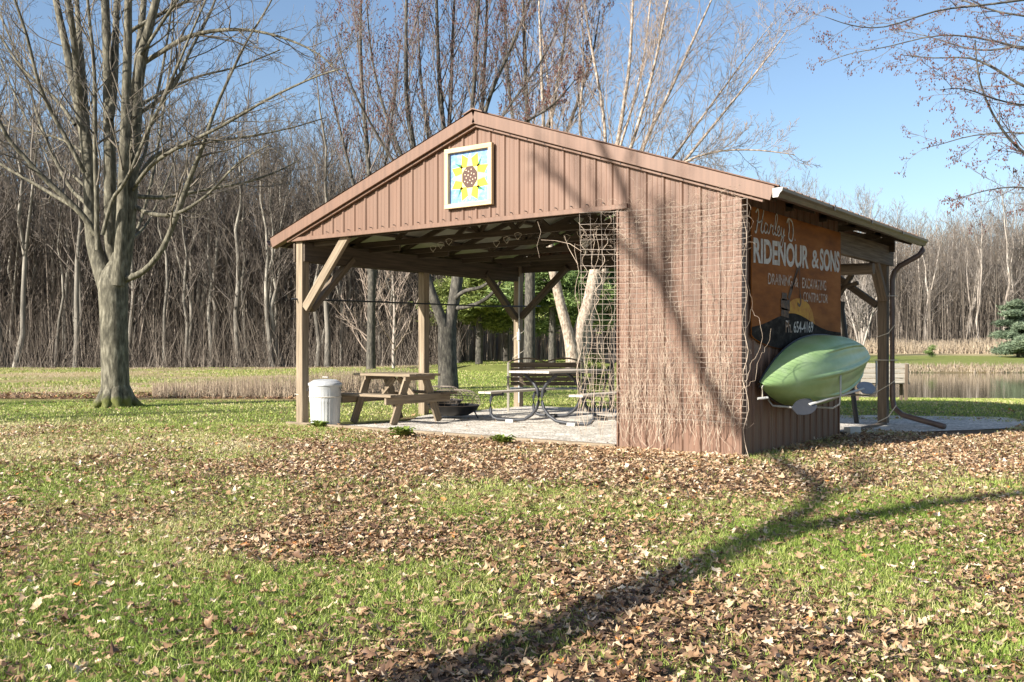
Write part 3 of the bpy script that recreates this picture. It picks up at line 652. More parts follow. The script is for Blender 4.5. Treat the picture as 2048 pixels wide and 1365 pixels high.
sc_([(.58, .03), (.66, .20), (.64, .25), (.60, .20), (.59, .04), (.62, .0), (.67, .03)]); sc_([(.67, .03), (.73, .09), (.70, .115), (.66, .06), (.69, .0), (.76, .03)])
sc_([(.76, .03), (.79, .11), (.78, .02), (.82, .0), (.87, .10), (.85, -.02), (.80, -.12), (.75, -.10), (.80, -.02), (.90, .03)])
sc_([(1.02, .22), (1.04, .12), (1.02, .01), (1.12, -.02), (1.17, .08), (1.14, .20), (1.02, .235), (.96, .18)], .024); sc_([(1.22, .0), (1.235, .005)], .026)
b.build('script_lettering', SL, sg)
# ================================================================== KAYAK (hull outwards, on rack)
ky = thing('kayak', 'light green plastic kayak lying on its side on the wall rack, hull outwards', 'kayak', (.13, .25, .78))
KL = 3.45
def hullpt(t, a):
    """t 0..1 bow to stern, a 0..1 lower gunwale -> keel -> upper gunwale"""
    e = (math.sin(math.pi*min(max(t, 0), 1)**.82))
    wz = .41*max(e, 0)**(1.0-.40*t); dx = .46*max(e, 0)**(.78-.3*t)
    th = math.pi*(a-.5)
    vv = abs(2*t-1)**2.2; x = dx*math.copysign(abs(math.cos(th))**(.58+.75*vv), math.cos(th)); z = wz*math.copysign(abs(math.sin(th))**.95, math.sin(th))
    rid = 0
    for a0 in (.27, .5, .73):
        rid += .030*math.exp(-((a-a0)/.020)**4)*math.exp(-((t-.56)/(.33 if a0 == .5 else .24))**6)
    rid -= .02*math.exp(-((a-.62)/.05)**2)*math.exp(-((t-.56)/.3)**4)+.02*math.exp(-((a-.38)/.05)**2)*math.exp(-((t-.56)/.3)**4)
    x += rid*1.0
    z += .33*t+.04*(t-.5)**2
    x += .0+.05*t
    return (x, KL*t, z)
b = MB(); NT, NA = 72, 110; vs = [hullpt(.004+.992*i/NT, j/NA) for i in range(NT+1) for j in range(NA+1)]
fs = [(i*(NA+1)+j, (i+1)*(NA+1)+j, (i+1)*(NA+1)+j+1, i*(NA+1)+j+1) for i in range(NT) for j in range(NA)]
b.raw(vs, fs)
b.raw([v for i in range(NT+1) for v in (hullpt(.004+.992*i/NT, 0), (lambda p, q: ((p[0]+q[0])/2-.07*math.sin(math.pi*i/NT), p[1], (p[2]+q[2])/2))(hullpt(.004+.992*i/NT, 0), hullpt(.004+.992*i/NT, 1)), hullpt(.004+.992*i/NT, 1))], [f for i in range(NT) for f in ((3*i, 3*i+1, 3*i+4, 3*i+3), (3*i+1, 3*i+2, 3*i+5, 3*i+4))])
b.build('hull', M['kayak'], ky, True)
b = MB()
for a in (0., 1.): b.tube([(hullpt(.004+.992*i/60, a)[0]-.012, hullpt(.004+.992*i/60, a)[1], hullpt(.004+.992*i/60, a)[2]+(.006 if a else -.006)) for i in range(61)], .011, 6)
b.build('rim', M['black'], ky, True)
b = MB(); b.tube([(.03, .02, .0), (.05, -.06, -.02), (.04, -.02, -.10), (.03, .0, -.14)], .007, 6); b.build('grab_loop', M['rope'], ky)
b = MB(); b.tube([(.0, -.06, -.145), (.08, .03, -.135)], .014, 8); b.build('grab_handle', M['white'], ky)
rk = thing('kayak_rack', 'white bent-tube hooks on the side wall holding the green kayak', 'rack', (.045, 0, 0))
for y, zb, oo in ((.72, .53, 0), (1.5, .53, 1), (2.95, .62, 1)):
    b = MB(); 
    pts = [(.0, y, zb+.12), (.0, y, zb+.02), (.06, y, zb-.04), (.48, y, zb-.05), (.56, y, zb+.0), (.57, y, zb+.12), (.56, y+.02, zb+.40)]
    if y < 1: pts = [(.0, y, zb+.34), (.0, y, zb+.06), (.05, y, zb+.0), (.40, y, zb-.015)]
    b.tube(pts, .012, 8); b.build('hook', M['white'], rk, True)
pd = thing('kayak_paddle', 'grey paddle lying on the rack hooks under the green kayak', 'paddle', (.50, .62, .555))
b = MB(); b.tube([(0, .15, .0), (0, 2.15, .11)], .016, 10); b.build('shaft', M['white'], pd, True)
def blade(y0, y1, z0, z1):
    b = MB(); vs = []; n = 10
    for i in range(n+1):
        t = i/n; y = y0+(y1-y0)*t; z = z0+(z1-z0)*t; hw = .095*math.sin(math.pi*min(1, t*.80+.12))**.6
        for k in range(5):
            u = (k-2)/2; vs.append((.02-.02*u*u+u*hw*.75, y, z+u*hw*-.75-.02*(1-u*u)))
    n5 = 5; m_ = len(vs); vs2 = [(x-.004, y, z-.005) for x, y, z in vs]
    fs = [(i*5+k, (i+1)*5+k, (i+1)*5+k+1, i*5+k+1) for i in range(n) for k in range(4)]
    fs += [tuple(m_+q for q in reversed(f)) for f in fs[:]]
    b.raw(vs+vs2, fs); return b
blade(.30, -.30, .02, -.05).build('blade', M['paddle'], pd, True); blade(2.0, 2.60, .10, .14).build('blade', M['gutter'], pd, True)
# ================================================================== TRELLIS + VINE
b = MB(); vw = []
rows = np.arange(.38, 2.80, .0635); s_l, s_r = 1.96, -.13
def mz(s, z):      # gentle bow of the mesh
    return -.115-.02*math.sin(s*2.1+.6)*math.sin(z*1.4)-(.03 if s > 1.6 else 0)
for z in rows:
    dz = .012*math.sin(z*9)
    l = s_l+.01*math.sin(z*7)
    l = l-(0 if z < 2.3 else .0)-(rnd.random() < .12)*.5; pts = [(-s, mz(s, z)+rnd.uniform(-.004, .004), z+dz+.014*math.sin(s*2.2+z)+rnd.uniform(-.003, .003)+(.02*(s-1.5) if s > 1.5 else 0)) for s in np.linspace(s_r, l, 22)]; b.tube(pts, rnd.uniform(.0022, .0028), 3, False)
for s in list(np.arange(s_r, s_l+.01, .149)):
    pts = [(-s+.008*math.sin(z*3+s), mz(s, z)-.003, z) for z in np.linspace(.36, 2.80, 14)]; b.tube(pts, .0020, 3, False)
tag(b.build('wire_trellis', M['wire']), 'rusty wire mesh panel standing in front of the brown wall, overhanging both its edges', 'trellis')
vp = []
for q in range(210):
    s = nr.choice(np.arange(s_r, s_l, .149))+nr.normal(0, .025) if q < 230 else nr.uniform(-.1, 1.95)
    if s > 1.55 and nr.rand() < .35: s = nr.uniform(0, 1.5)
    if s < 0: s = nr.uniform(.05, 1.5)
    z = nr.uniform(.0, .5) if q % 3 else nr.uniform(.3, 2.4); L = nr.uniform(.5, 2.3) if q % 3 else nr.uniform(.2, .7); n = int(L/.06)+3
    P = []; a = 0; y = mz(s, z)-.005
    for i in range(n):
        a = a*.8+nr.normal(0, .5); s += .05*math.sin(a)*.45; z += .06*abs(math.cos(a)) if q % 3 else .05*math.cos(a*1.8)
        if z > 2.95: break
        P.append((-s, y+nr.normal(0, .010), z))
    if len(P) > 3: vp.append((P, np.linspace(.0030 if q % 3 else .0019, .0010, len(P))))
for q in range(620):      # curled tendrils
    s = nr.uniform(-.1, 1.9); z = nr.uniform(.25, 2.95)
    if nr.rand() < .4: z = nr.uniform(2.3, 2.95)
    if s > 1.5 and nr.rand() < .5: continue
    P = []; rr = nr.uniform(.03, .11); a0 = nr.uniform(0, 6.3); da = nr.choice([-1, 1])*nr.uniform(.25, .5)
    for i in range(9): a0 += da; P.append((-s, mz(s, z)-.02+nr.normal(0, .012), z)); s += rr*.35*math.cos(a0); z += rr*.35*math.sin(a0)
    vp.append((P, np.linspace(.0017, .0009, 9)))
for sx, x1, z0, z1 in ((1.62, 1.80, .25, 2.55), (1.92, 1.70, .2, 2.62), (1.98, 2.02, .15, 2.45), (1.75, 1.55, 1.7, 2.75), (1.86, 1.95, 1.6, 2.7), (-.14, -.11, 0.0, 2.75)):
    n = 26; P = [(-(sx+(x1-sx)*i/n+.035*math.sin(i*1.1+sx*9)), -.14+nr.normal(0, .01), z0+(z1-z0)*i/n) for i in range(n+1)]; vp.append((P, np.linspace(.0042, .0022, n+1)))
for P in ([(-1.95, -.13, 2.35), (-2.1, -.16, 2.45), (-2.3, -.18, 2.50), (-2.5, -.2, 2.52)], [(-2.0, -.14, 2.2), (-2.12, -.16, 2.4), (-2.18, -.16, 2.55)], [(-2.55, -.2, 2.75), (-2.5, -.2, 2.62), (-2.56, -.2, 2.45), (-2.52, -.2, 2.3)]): vp.append((P, np.linspace(.004, .002, len(P))))
tag(tubes(vp, 3, 'dead_vine', M['vine']), 'leafless pale vine tangled through the wire mesh on the brown wall', 'vine')

# ================================================================== FURNITURE
def on(X, Z, z=0): p = W(X, Z); return (p.x, p.y, z)
# wooden picnic table
wt = thing('picnic_table', 'weathered wooden A-frame picnic table on the gravel beside the galvanised can', 'picnic table', on(-1.84, 15.28, .012))
L = 1.22
b = MB()
for k in range(5): b.beam((-L/2, -.29+.145*k, .755), (L/2, -.29+.145*k, .755+.002*(k % 2)), .138, .038)
for x in (-.43, .43): b.beam((x+.06, -.34, .715), (x+.06, .34, .715), .038, .08)
b.build('tabletop', M['wood_pale'], wt)
for y in (-.64, .64):
    b = MB()
    for k in (-1, 1): b.beam((-L/2, y+k*.068, .452), (L/2, y+k*.068, .452), .13, .038)
    b.build('seat', M['wood_pale'] if y < 0 else M['wood'], wt)
for x in (-.43, .43):
    for sy in (-1, 1): b = MB(); b.beam((x, sy*.53, .0), (x, sy*.20, .73), .038, .14, (0, 0, 1)); b.build('leg', M['wood_pale'], wt)
    b = MB(); b.beam((x+(.04 if x > 0 else -.04), -.74, .385), (x+(.04 if x > 0 else -.04), .74, .385), .038, .135); b.build('crossbeam', M['wood_pale'], wt)
    b = MB(); b.beam((x-(.04 if x > 0 else -.04), 0, .39), (x*.1, 0, .71), .09, .038, (0, 1, 0)); b.build('diagonal_brace', M['wood_pale'], wt)
# metal framed picnic table
mt = thing('picnic_table', 'pale-topped picnic table with curved dark tube legs in the middle of the gravel floor', 'picnic table', on(.80, 15.40, .045))
L = 1.83
b = MB()
for k in range(6): b.beam((-.317+.127*k, -L/2, .775), (-.317+.127*k, L/2, .775), .121, .032)
b.build('tabletop', M['composite'], mt)
for x in (-.86, .86):
    b = MB()
    for k in (-1, 1): b.beam((x+k*.064, -L/2, .435), (x+k*.064, L/2, .435), .121, .032)
    b.build('bench_seat', M['composite'], mt)
for y in (-.60, .60):
    for s in (-1, 1):
        b = MB(); b.tube([(s*x, y, z) for x, z in ((.73, .405), (.86, .405), (.95, .375), (.985, .30), (.985, .16), (.975, .08), (.92, .02), (.84, .0), (.5, .0), (.30, .02), (.16, .10), (.07, .20), (.032, .30), (.03, .40), (.055, .50), (.13, .60), (.22, .67), (.29, .72), (.31, .755))], .026, 10)
        b.build('leg', M['dgrey'], mt, True)
b = MB()
for x in (-.3, .3): b.beam((x, -.75, .748), (x, .75, .748), .04, .02)
b.build('top_rails', M['dgrey'], mt)
blk = None
for q, (dx, dy) in enumerate(((-.55, -.63), (.62, -.64), (.60, .60), (-.6, .6))):
    if q == 0:
        b = MB(); b.beam((-.07, 0, .022), (.07, 0, .022), .10, .045); blk = tag(b.build('paver_block', M['block']), None, 'block', 'white blocks under the table feet'); o = blk
    else: o = blk.copy(); col.objects.link(o)
    o['label'] = 'white block under the %s foot of the tube-legged picnic table' % ('near left', 'near right', 'far right', 'far left')[q]
    p = W(.80, 15.40); o.location = (p.x+dx, p.y+dy, .01)
# two-humped garden bench at the back
gb = thing('garden_bench', 'grey wooden bench with a two-humped back behind the tube-legged table', 'bench', on(.64, 17.9, .012), R(YAW))
bw = 1.42
b = MB()
def by(z): return .20+.28*(z-.42)
for z in (.50, .585, .67, .755): b.beam((-bw/2+.04, by(z), z), (bw/2-.04, by(z), z), .02, .078)
b.beam((-bw/2+.04, by(.85), .85), (bw/2-.04, by(.85), .85), .02, .10)
b.build('backrest', M['wood'], gb)
b = MB(); b.tube([(x, by(.93), .905+.075*abs(math.sin(math.pi*(x+bw/2)/(bw/2)))) for x in np.linspace(-bw/2, bw/2, 25)], .017, 6); b.build('top_rail', M['wood'], gb)
b = MB()
for k in range(4): b.beam((-bw/2+.03, -.20+.11*k, .42), (bw/2-.03, -.20+.11*k, .42), .1, .025)
b.build('seat', flat('blue_grey_seat', (.26, .28, .31)), gb)
for x in (-bw/2, bw/2):
    for y0, y1, z1 in ((-.27, -.22, .62), (.32, by(.90), .90)): b = MB(); b.beam((x, y0, 0), (x, y1, z1), .045, .05); b.build('leg', M['wood_grey'], gb)
    b = MB(); b.beam((x, -.28, .63), (x, .26, .63), .06, .03); b.build('armrest', M['wood_grey'], gb)
b = MB()
for k in range(5): b.tube([(-.5+.22*k, .0+by(.7), .5), (-.38+.22*k, by(.7)+.03, .82)], .007, 5)
b.build('back_lacing', M['black'], gb)
# fire bowls with wire domes
def fire_bowl(X, Z, r, label):
    t = thing('fire_bowl', label, 'fire bowl', on(X, Z, .012), 0, None)
    b = MB(); b.lathe([(.02, .03), (r*.55, .05), (r*.85, .13), (r*.97, .21), (r*1.0, .22), (r*.96, .205), (r*.8, .13), (r*.4, .07), (.02, .06)], 24); b.build('bowl', M['black'], t, True)
    b = MB()
    for k in range(26):
        a = 2*math.pi*k/26; b.tube([(r*math.cos(a)*math.cos(e)**.5, r*math.sin(a)*math.cos(e)**.5, .22+.26*math.sin(e)) for e in [i*math.pi/2/7 for i in range(7)]]+[(0, 0, .48)], .0036, 3, False)
    for j in range(8):
        e = j*math.pi/2/8.5; b.tube([(r*math.cos(a)*math.cos(e)**.5, r*math.sin(a)*math.cos(e)**.5, .22+.26*math.sin(e)) for a in [2*math.pi*i/24 for i in range(25)]], .0036 if j else .007, 3, False)
    b.build('mesh_dome', M['wire'], t)
    for k in range(3):
        a = 2.1*k+.4; b = MB(); b.tube([(r*.8*math.cos(a), r*.8*math.sin(a), .12), (r*.95*math.cos(a), r*.95*math.sin(a), .0)], .012, 6); b.build('leg', M['black'], t)
    return t
fire_bowl(-.98, 16.1, .45, 'black fire bowl under a wire dome on the gravel between the two picnic tables')
fire_bowl(-1.32, 17.6, .42, 'second wire-domed fire bowl, half hidden behind the wooden picnic table')
# galvanised can
tc = thing('garbage_can', 'ribbed galvanised metal garbage can with its lid on, at the left front post', 'garbage can', on(-2.85, 14.62, -.01))
def rib(i, j): return .005*math.cos(j*math.pi/1.5) if 2 <= i <= 7 else 0
b = MB(); b.lathe([(.0, .0), (.205, .0), (.210, .02), (.213, .05), (.219, .18), (.226, .36), (.231, .38), (.233, .40), (.240, .55), (.243, .62), (.248, .635), (.248, .66), (.240, .66)], 90, mod=rib); b.build('body', M['galv'], tc, True)
b = MB(); b.lathe([(.256, .63), (.258, .665), (.235, .672), (.21, .69), (.17, .715), (.165, .712), (.10, .722), (.0, .726)], 40); b.build('lid', M['galv'], tc, True)
b = MB(); b.tube([(-.06, 0, .722), (-.06, 0, .755), (.06, 0, .755), (.06, 0, .722)], .006, 6); b.build('lid_handle', M['galv'], tc)
for a in (3.65, .5):
    b = MB(); b.tube([(.247*math.cos(a-.2), .247*math.sin(a-.2), .60), (.275*math.cos(a-.2), .275*math.sin(a-.2), .55), (.275*math.cos(a+.2), .275*math.sin(a+.2), .55), (.247*math.cos(a+.2), .247*math.sin(a+.2), .60)], .005, 6); b.build('side_handle', M['dgrey'], tc)
p = W(-2.85, 14.62); b = MB()
b.tube([(p.x+.245*math.cos(a), p.y+.245*math.sin(a), .45) for a in np.linspace(-2.4, 2.4, 24)]+[(PX-.02, .0, .47), (PX-.085, -.01, .48), (PX-.08, -.012, .47)], .006, 5)
tag(b.build('tie_rope', M['rope']), 'pale rope tying the garbage can to the left front post', 'rope')
# leaning black pole, dark post, pavers
b = MB(); q0 = W(5.40, 15.0, 0); q1 = W(5.155, 15.0, 1.90); b.tube([q0, q1], .038, 10); b.tube([q1+Vector((-.0, 0, -.09)), q1+Vector((.01, 0, .02))], .052, 10)
tag(b.build('black_pole', M['black']), 'black metal pole leaning behind the green kayak', 'pole')
dp = thing('pump_post', 'dark post with a grey box, seen through the wire mesh beside the wall', 'post', on(1.82, 17.6, .0))
b = MB(); b.tube([(0, 0, 0), (.02, 0, .9), (.10, .02, 1.55)], .045, 8); b.build('post', M['black'], dp); b = MB(); b.box((.02, -.07, 1.0), (.16, .1, .2)); b.build('box', M['paddle'], dp)
b = MB(); b.tube([(-.25, 0, 0), (-.05, 0, .85)], .02, 6); b.build('strut', M['black'], dp)
b = MB(); b.beam((-.11, 0, .05), (.11, 0, .05), .11, .10); o = tag(b.build('concrete_paver', M['block']), 'pale concrete paver at the back end of the side wall', 'block'); o.location = (.12, 3.55, 0); o.rotation_euler = (0, 0, 1.2)
# pond bench
pz = gW(8.75, 22.6)
pb = thing('pond_bench', 'bleached wooden bench at the pond edge, seen from behind', 'bench', pz, R(YAW-8))
b = MB()
for z in (.48, .60, .72, .84): b.beam((-.62, .0-.06*(z-.4), z), (.58, .0-.06*(z-.4), z), .03, .105)
b.build('backrest', M['wood_grey'], pb)
b = MB()
for k in range(4): b.beam((-.62, .10+.11*k, .42), (.62, .10+.11*k, .42), .1, .03)
b.build('seat', M['wood_grey'], pb)
for x in (-.58, .52):
    for y in (.02, .42): b = MB(); b.beam((x, y, -.12), (x, y-(.08 if y < .1 else 0), .88 if y < .1 else .58), .07, .06, (0, 1, 0)); b.build('leg', M['wood'], pb)
    b = MB(); b.beam((x, -.02, .60), (x, .52, .60), .09, .03); b.build('armrest', M['wood_grey'], pb)
# small green plants beside the kerb
def rosette(name, label, loc, r, n):
    V = []; Fc = []; q = 0
    for i in range(n):
        a = nr.uniform(0, 6.3); l = r*nr.uniform(.6, 1.1); h = nr.uniform(.25, .75)*r; w_ = r*.22; c, s = math.cos(a), math.sin(a)
        for t, ww, z in ((0.1, .3, .0), (.45, 1, .75), (.8, .8, 1.), (1.05, .1, .85)):
            V += [(c*l*t-s*w_*ww, s*l*t+c*w_*ww, z*h), (c*l*t, s*l*t, z*h-.012), (c*l*t+s*w_*ww, s*l*t-c*w_*ww, z*h)]
        for k in range(3):
            for m_ in range(2): Fc.append((q+3*k+m_, q+3*k+m_+1, q+3*k+m_+4, q+3*k+m_+3))
        q += 12
    o = np_mesh(name, np.array(V), np.array(Fc), M['plant'], smooth=True); o.location = loc; return tag(o, label, 'plant')
def pxg(x, y): Z = 1.2*F/(y-695); return on((x-1024)/F*Z, Z, .01)
rosette('green_plant', 'leafy green plant clump in front of the kerb near the wooden picnic table', pxg(805, 876), .19, 44)
rosette('green_plant', 'small leafy green plant in front of the kerb, nearest the brown wall', pxg(1005, 889), .16, 30)
rosette('green_plant', 'low green plant at the foot of the garbage can', pxg(637, 856), .15, 26)
# ================================================================== TREES
def finish(root_xyz, name, label, cat, trunk, crown, tm, cm, group=None, kt=10, kc=4, buds=None, bm=None, fol=None):
    t = thing(name, label, cat, root_xyz, 0, group)
    tubes(trunk, kt, 'trunk', tm, t, root_xyz)
    if crown: tubes(crown, kc, 'crown', cm, t, root_xyz)
    if buds is not None: octas(buds, bm[1], 'buds', bm[0], t, root_xyz)
    return t
def tips(lists, n=1):
    out = []
    for P, r in lists:
        L = len(P)
        for k in range(n): i = nr.randint(max(1, L//3), L); out.append(P[i]+nr.randn(3)*.012)
    return np.array(out)
# ---- the large multi-stemmed tree on the left
Z0 = 19.2
def T(pts, d=0, e=0): return trace(pts, Z0, d, e)
trunk = [T([(232, 826, 84), (232, 812, 66), (231, 790, 56), (230, 740, 53), (228, 650, 53), (227, 600, 56), (226, 565, 58), (227, 545, 44), (228, 520, 16), (228, 505, 4)]),
 T([(216, 575, 40), (196, 520, 32), (183, 476, 27), (179, 366, 24), (176, 304, 24), (161, 220, 22), (146, 165, 18), (132, 92, 15), (115, 20, 13), (90, -120, 9), (75, -260, 4)], 0, .6),
 T([(163, 225, 16), (157, 183, 14), (150, 92, 13), (139, 20, 12), (120, -130, 8), (110, -280, 3)], .3, -1),
 T([(178, 320, 14), (167, 160, 13), (157, 60, 11), (150, -60, 8), (140, -200, 4)], .2, 1.5),
 T([(225, 560, 30), (221, 500, 25), (220, 366, 24), (219, 293, 23), (216, 220, 20), (215, 110, 18), (210, 0, 16), (205, -150, 10), (200, -300, 4)], .15, .5),
 T([(220, 240, 15), (229, 180, 15), (231, 73, 14), (234, 0, 12), (245, -150, 7), (250, -260, 3)], .2, 1.2),
 T([(236, 570, 28), (242, 500, 24), (246, 366, 20), (249, 293, 19), (253, 183, 18), (256, 73, 16), (256, 0, 14), (262, -160, 9), (270, -300, 4)], -.15, -.8),
 T([(240, 560, 34), (255, 480, 28), (263, 366, 26), (270, 256, 26), (274, 165, 24), (288, 92, 20), (303, 37, 17), (318, -20, 14), (345, -150, 9), (370, -300, 4)], 0, -.3),
 T([(273, 170, 15), (276, 110, 14), (285, 40, 13), (292, -60, 10), (300, -200, 5)], 0, 1)]
limbs = [T(*a) for a in [
 ([(248, 560, 15), (288, 546, 12), (326, 500, 11), (350, 440, 11), (372, 378, 11), (388, 335, 9), (403, 302, 8), (428, 222, 6), (470, 130, 5), (500, 70, 4), (540, 10, 3), (570, -60, 2)], -.1, -1.5),
 ([(192, 470, 12), (170, 435, 12), (130, 395, 11), (82, 352, 10), (45, 310, 9), (19, 283, 8), (0, 246, 7), (-40, 170, 5), (-70, 60, 3)], -.1, -1),
 ([(176, 445, 9), (150, 415, 9), (121, 399, 8), (55, 359, 7), (0, 330, 6), (-60, 280, 3)], 0, 1),
 ([(262, 385, 8), (285, 350, 8), (311, 322, 8), (366, 289, 7), (440, 256, 6), (531, 200, 5), (590, 172, 4), (640, 150, 3), (690, 135, 2)], -.1, -2.5),
 ([(268, 372, 8), (304, 310, 8), (345, 298, 7), (403, 286, 6), (513, 271, 4), (590, 255, 3), (650, 236, 2)], 0, 1.2),
 ([(262, 392, 9), (300, 395, 9), (330, 396, 8), (403, 381, 6), (494, 366, 5), (560, 342, 4), (600, 320, 2)], -.1, 2),
 ([(265, 410, 9), (290, 426, 9), (330, 433, 8), (366, 425, 7), (421, 388, 5), (476, 322, 4), (540, 290, 2)], 0, -1.2),
 ([(262, 240, 10), (285, 222, 9), (315, 205, 9), (355, 165, 8), (372, 120, 6), (385, 92, 6), (421, 29, 5), (440, -30, 4), (470, -120, 2)], 0, .8),
 ([(168, 345, 10), (157, 322, 9), (110, 238, 8), (90, 200, 8), (73, 157, 7), (55, 73, 6), (29, 0, 5), (0, -90, 3)], 0, -1),
 ([(150, 250, 8), (140, 235, 7), (110, 194, 7), (48, 146, 6), (0, 73, 5), (-40, 10, 3)], 0, .7),
 ([(276, 135, 11), (300, 118, 10), (330, 100, 10), (366, 77, 9), (410, 64, 8), (458, 59, 7), (500, 60, 6), (549, 70, 5), (600, 88, 4), (645, 112, 3), (680, 150, 2)], 0, -1.5),
 ([(262, 62, 8), (311, 33, 8), (377, 2, 6), (420, -30, 4), (480, -90, 2)], 0, .5),
 ([(186, 420, 10), (165, 400, 9), (140, 380, 8), (100, 300, 7), (70, 220, 6), (60, 170, 5), (0, 30, 4)], .1, 2),
 ([(196, 500, 11), (193, 455, 10), (194, 400, 10), (190, 300, 9), (190, 200, 8), (188, 120, 7), (176, 20, 6), (170, -100, 3)], -.3, -.8),
 ([(205, 470, 8), (225, 395, 8), (240, 380, 7), (262, 345, 7), (300, 250, 7), (320, 215, 6), (348, 150, 5), (385, 60, 4), (430, -40, 3)], -.4, -1.5),
 ([(236, 470, 9), (262, 360, 7), (292, 310, 7), (300, 240, 6), (320, 170, 6), (338, 60, 5), (352, -60, 3)], .4, 2.5),
 ([(262, 480, 7), (290, 455, 6), (310, 420, 5), (340, 350, 4), (360, 290, 3)], .5, 3),
 ([(250, 500, 8), (275, 465, 7), (300, 380, 6), (315, 300, 6), (330, 200, 5), (345, 100, 4), (348, 0, 3)], .6, 3),
 ([(190, 330, 7), (150, 290, 6), (100, 270, 5), (40, 262, 4), (-20, 240, 3)], .3, 2),
 ([(188, 390, 7), (140, 345, 6), (80, 300, 5), (20, 170, 4), (-10, 90, 3)], .5, 3),
 ([(275, 215, 8), (330, 180, 7), (400, 150, 5), (470, 138, 4), (560, 100, 3)], .3, 2.2),
 ([(283, 110, 7), (340, 20, 6), (400, -60, 4), (450, -150, 2)], -.3, -1.5),
]]
lv = branch(limbs, [dict(n=15, lf=.42, ang=(25, 55), rf=.5, start=.2, up=.25, wob=.13, seg=8, minr=.0055), dict(n=6, lf=.5, ang=(25, 60), rf=.5, up=.3, wob=.16, minr=.0042), dict(n=3, lf=.5, ang=(30, 60), rf=.5, up=.3, wob=.15, seg=4, minr=.0032)])
lv2 = branch(trunk[1:], [dict(n=13, lf=.30, ang=(30, 60), rf=.22, start=.25, up=.5, wob=.1, seg=8, minr=.007), dict(n=6, lf=.45, ang=(25, 60), rf=.5, up=.3, wob=.14, minr=.0042), dict(n=3, lf=.5, ang=(30, 60), seg=4, minr=.0032, wob=.15)])
root = at(232, 818, Z0); root.z = g(root.x, root.y)
rts = []
for k in range(9):
    a = k*.7+.2; l = nr.uniform(.38, .62); c = (trunk[0][0][0][0], trunk[0][0][0][1])
    zt = root.z; rts.append((np.array([(c[0]+.12*math.cos(a), c[1]+.12*math.sin(a), zt+.42), (c[0]+.27*math.cos(a), c[1]+.27*math.sin(a), zt+.14), (c[0]+l*.75*math.cos(a+.1), c[1]+l*.75*math.sin(a+.1), zt+.03), (c[0]+l*math.cos(a+.15), c[1]+l*math.sin(a+.15), zt-.05)]), np.array([.14, .12, .07, .03])))
big = finish(root, 'multi_stem_tree', 'big bare tree on the left that splits low into many grey stems', 'tree', trunk+rts, None, M['bark_maple'], None, kt=14)
tubes(limbs, 7, 'limbs', M['bark_maple'], big, root); tubes(lv[0]+lv[1]+lv[2]+lv2[0]+lv2[1]+lv2[2], 3, 'crown', M['twig_maple'], big, root)
# ---- tree with forked trunk behind the shelter, its stems rise over the ridge
Z0 = 28.7
trunk = [T([(897, 786, 46), (896, 770, 42), (895, 720, 38), (894, 680, 37), (895, 655, 38)]),
 T([(893, 668, 26), (882, 635, 22), (868, 600, 20), (852, 555, 19), (842, 480, 18), (832, 380, 10.8), (829, 295, 10.1), (818, 250, 9.36), (812, 191, 8.64), (812, 110, 7.92), (812, 50, 6.48), (814, -60, 5.04), (818, -160, 2.16)], 0, -.5),
 T([(896, 668, 28), (903, 630, 25), (910, 590, 24), (917, 545, 24), (916, 480, 22), (905, 380, 13), (888, 270, 10.1), (879, 170, 8.64), (875, 82, 7.2), (873, 0, 6.48), (870, -100, 4.32), (868, -200, 1.44)], 0, .5)]
limbs = [T(*a) for a in [
 ([(915, 510, 16), (905, 350, 10.1), (897, 257, 8.64), (902, 191, 7.92), (905, 82, 6.48), (909, 0, 5.04), (914, -120, 2.16)], .2, 1),
 ([(918, 500, 16), (935, 350, 10.1), (943, 227, 8.64), (949, 164, 7.92), (952, 82, 7.2), (958, -10, 5.76), (962, -120, 2.16)], -.2, -1),
 ([(919, 470, 11.5), (950, 300, 9.36), (965, 227, 8.64), (968, 137, 7.2), (973, 68, 6.48), (975, -60, 4.32), (980, -160, 2.16)], .3, 2),
 ([(925, 420, 10.1), (968, 227, 8.64), (990, 164, 7.2), (1023, 96, 5.76), (1050, 27, 5.04), (1085, -60, 2.88)], 0, -1.5),
 ([(840, 470, 9.36), (815, 340, 7.92), (782, 260, 6.48), (763, 205, 5.76), (745, 130, 4.32), (735, 40, 2.88), (730, -60, 1.44)], 0, 1),
 ([(845, 500, 12), (840, 400, 7.2), (790, 330, 5.76), (745, 255, 5.04), (712, 195, 4.32), (690, 140, 2.88), (670, 60, 1.44)], 0, -1.5),
 ([(885, 430, 8.64), (860, 300, 7.2), (845, 200, 5.76), (838, 100, 4.32), (835, 0, 2.88)], .5, 2.5),
 ([(930, 400, 7.92), (985, 260, 6.48), (1035, 190, 5.04), (1080, 130, 4.32), (1120, 50, 2.88), (1150, -30, 2.16)], .5, 2.5),
 ([(930, 380, 7.2), (1000, 270, 5.76), (1060, 240, 4.32), (1110, 210, 3.6), (1150, 160, 2.16)], -.5, -2.5),
 ([(907, 600, 9), (930, 580, 8), (960, 578, 7), (985, 560, 6), (1000, 535, 5)], 0, -1), ([(912, 617, 9), (950, 612, 8), (985, 590, 7), (1000, 565, 6)], 0, -1.5)]]
sp = [dict(n=20, lf=.36, ang=(20, 45), rf=.42, start=.3, up=.7, wob=.08, seg=7, minr=.008), dict(n=10, lf=.42, ang=(22, 50), rf=.5, up=.5, wob=.1, seg=5, minr=.0055), dict(n=3, lf=.5, ang=(25, 55), rf=.6, up=.5, wob=.1, seg=3, minr=.0045)]
lv = branch(limbs[:9]+trunk[1:], sp)
root = at(896, 775, Z0); root.z = g(root.x, root.y)
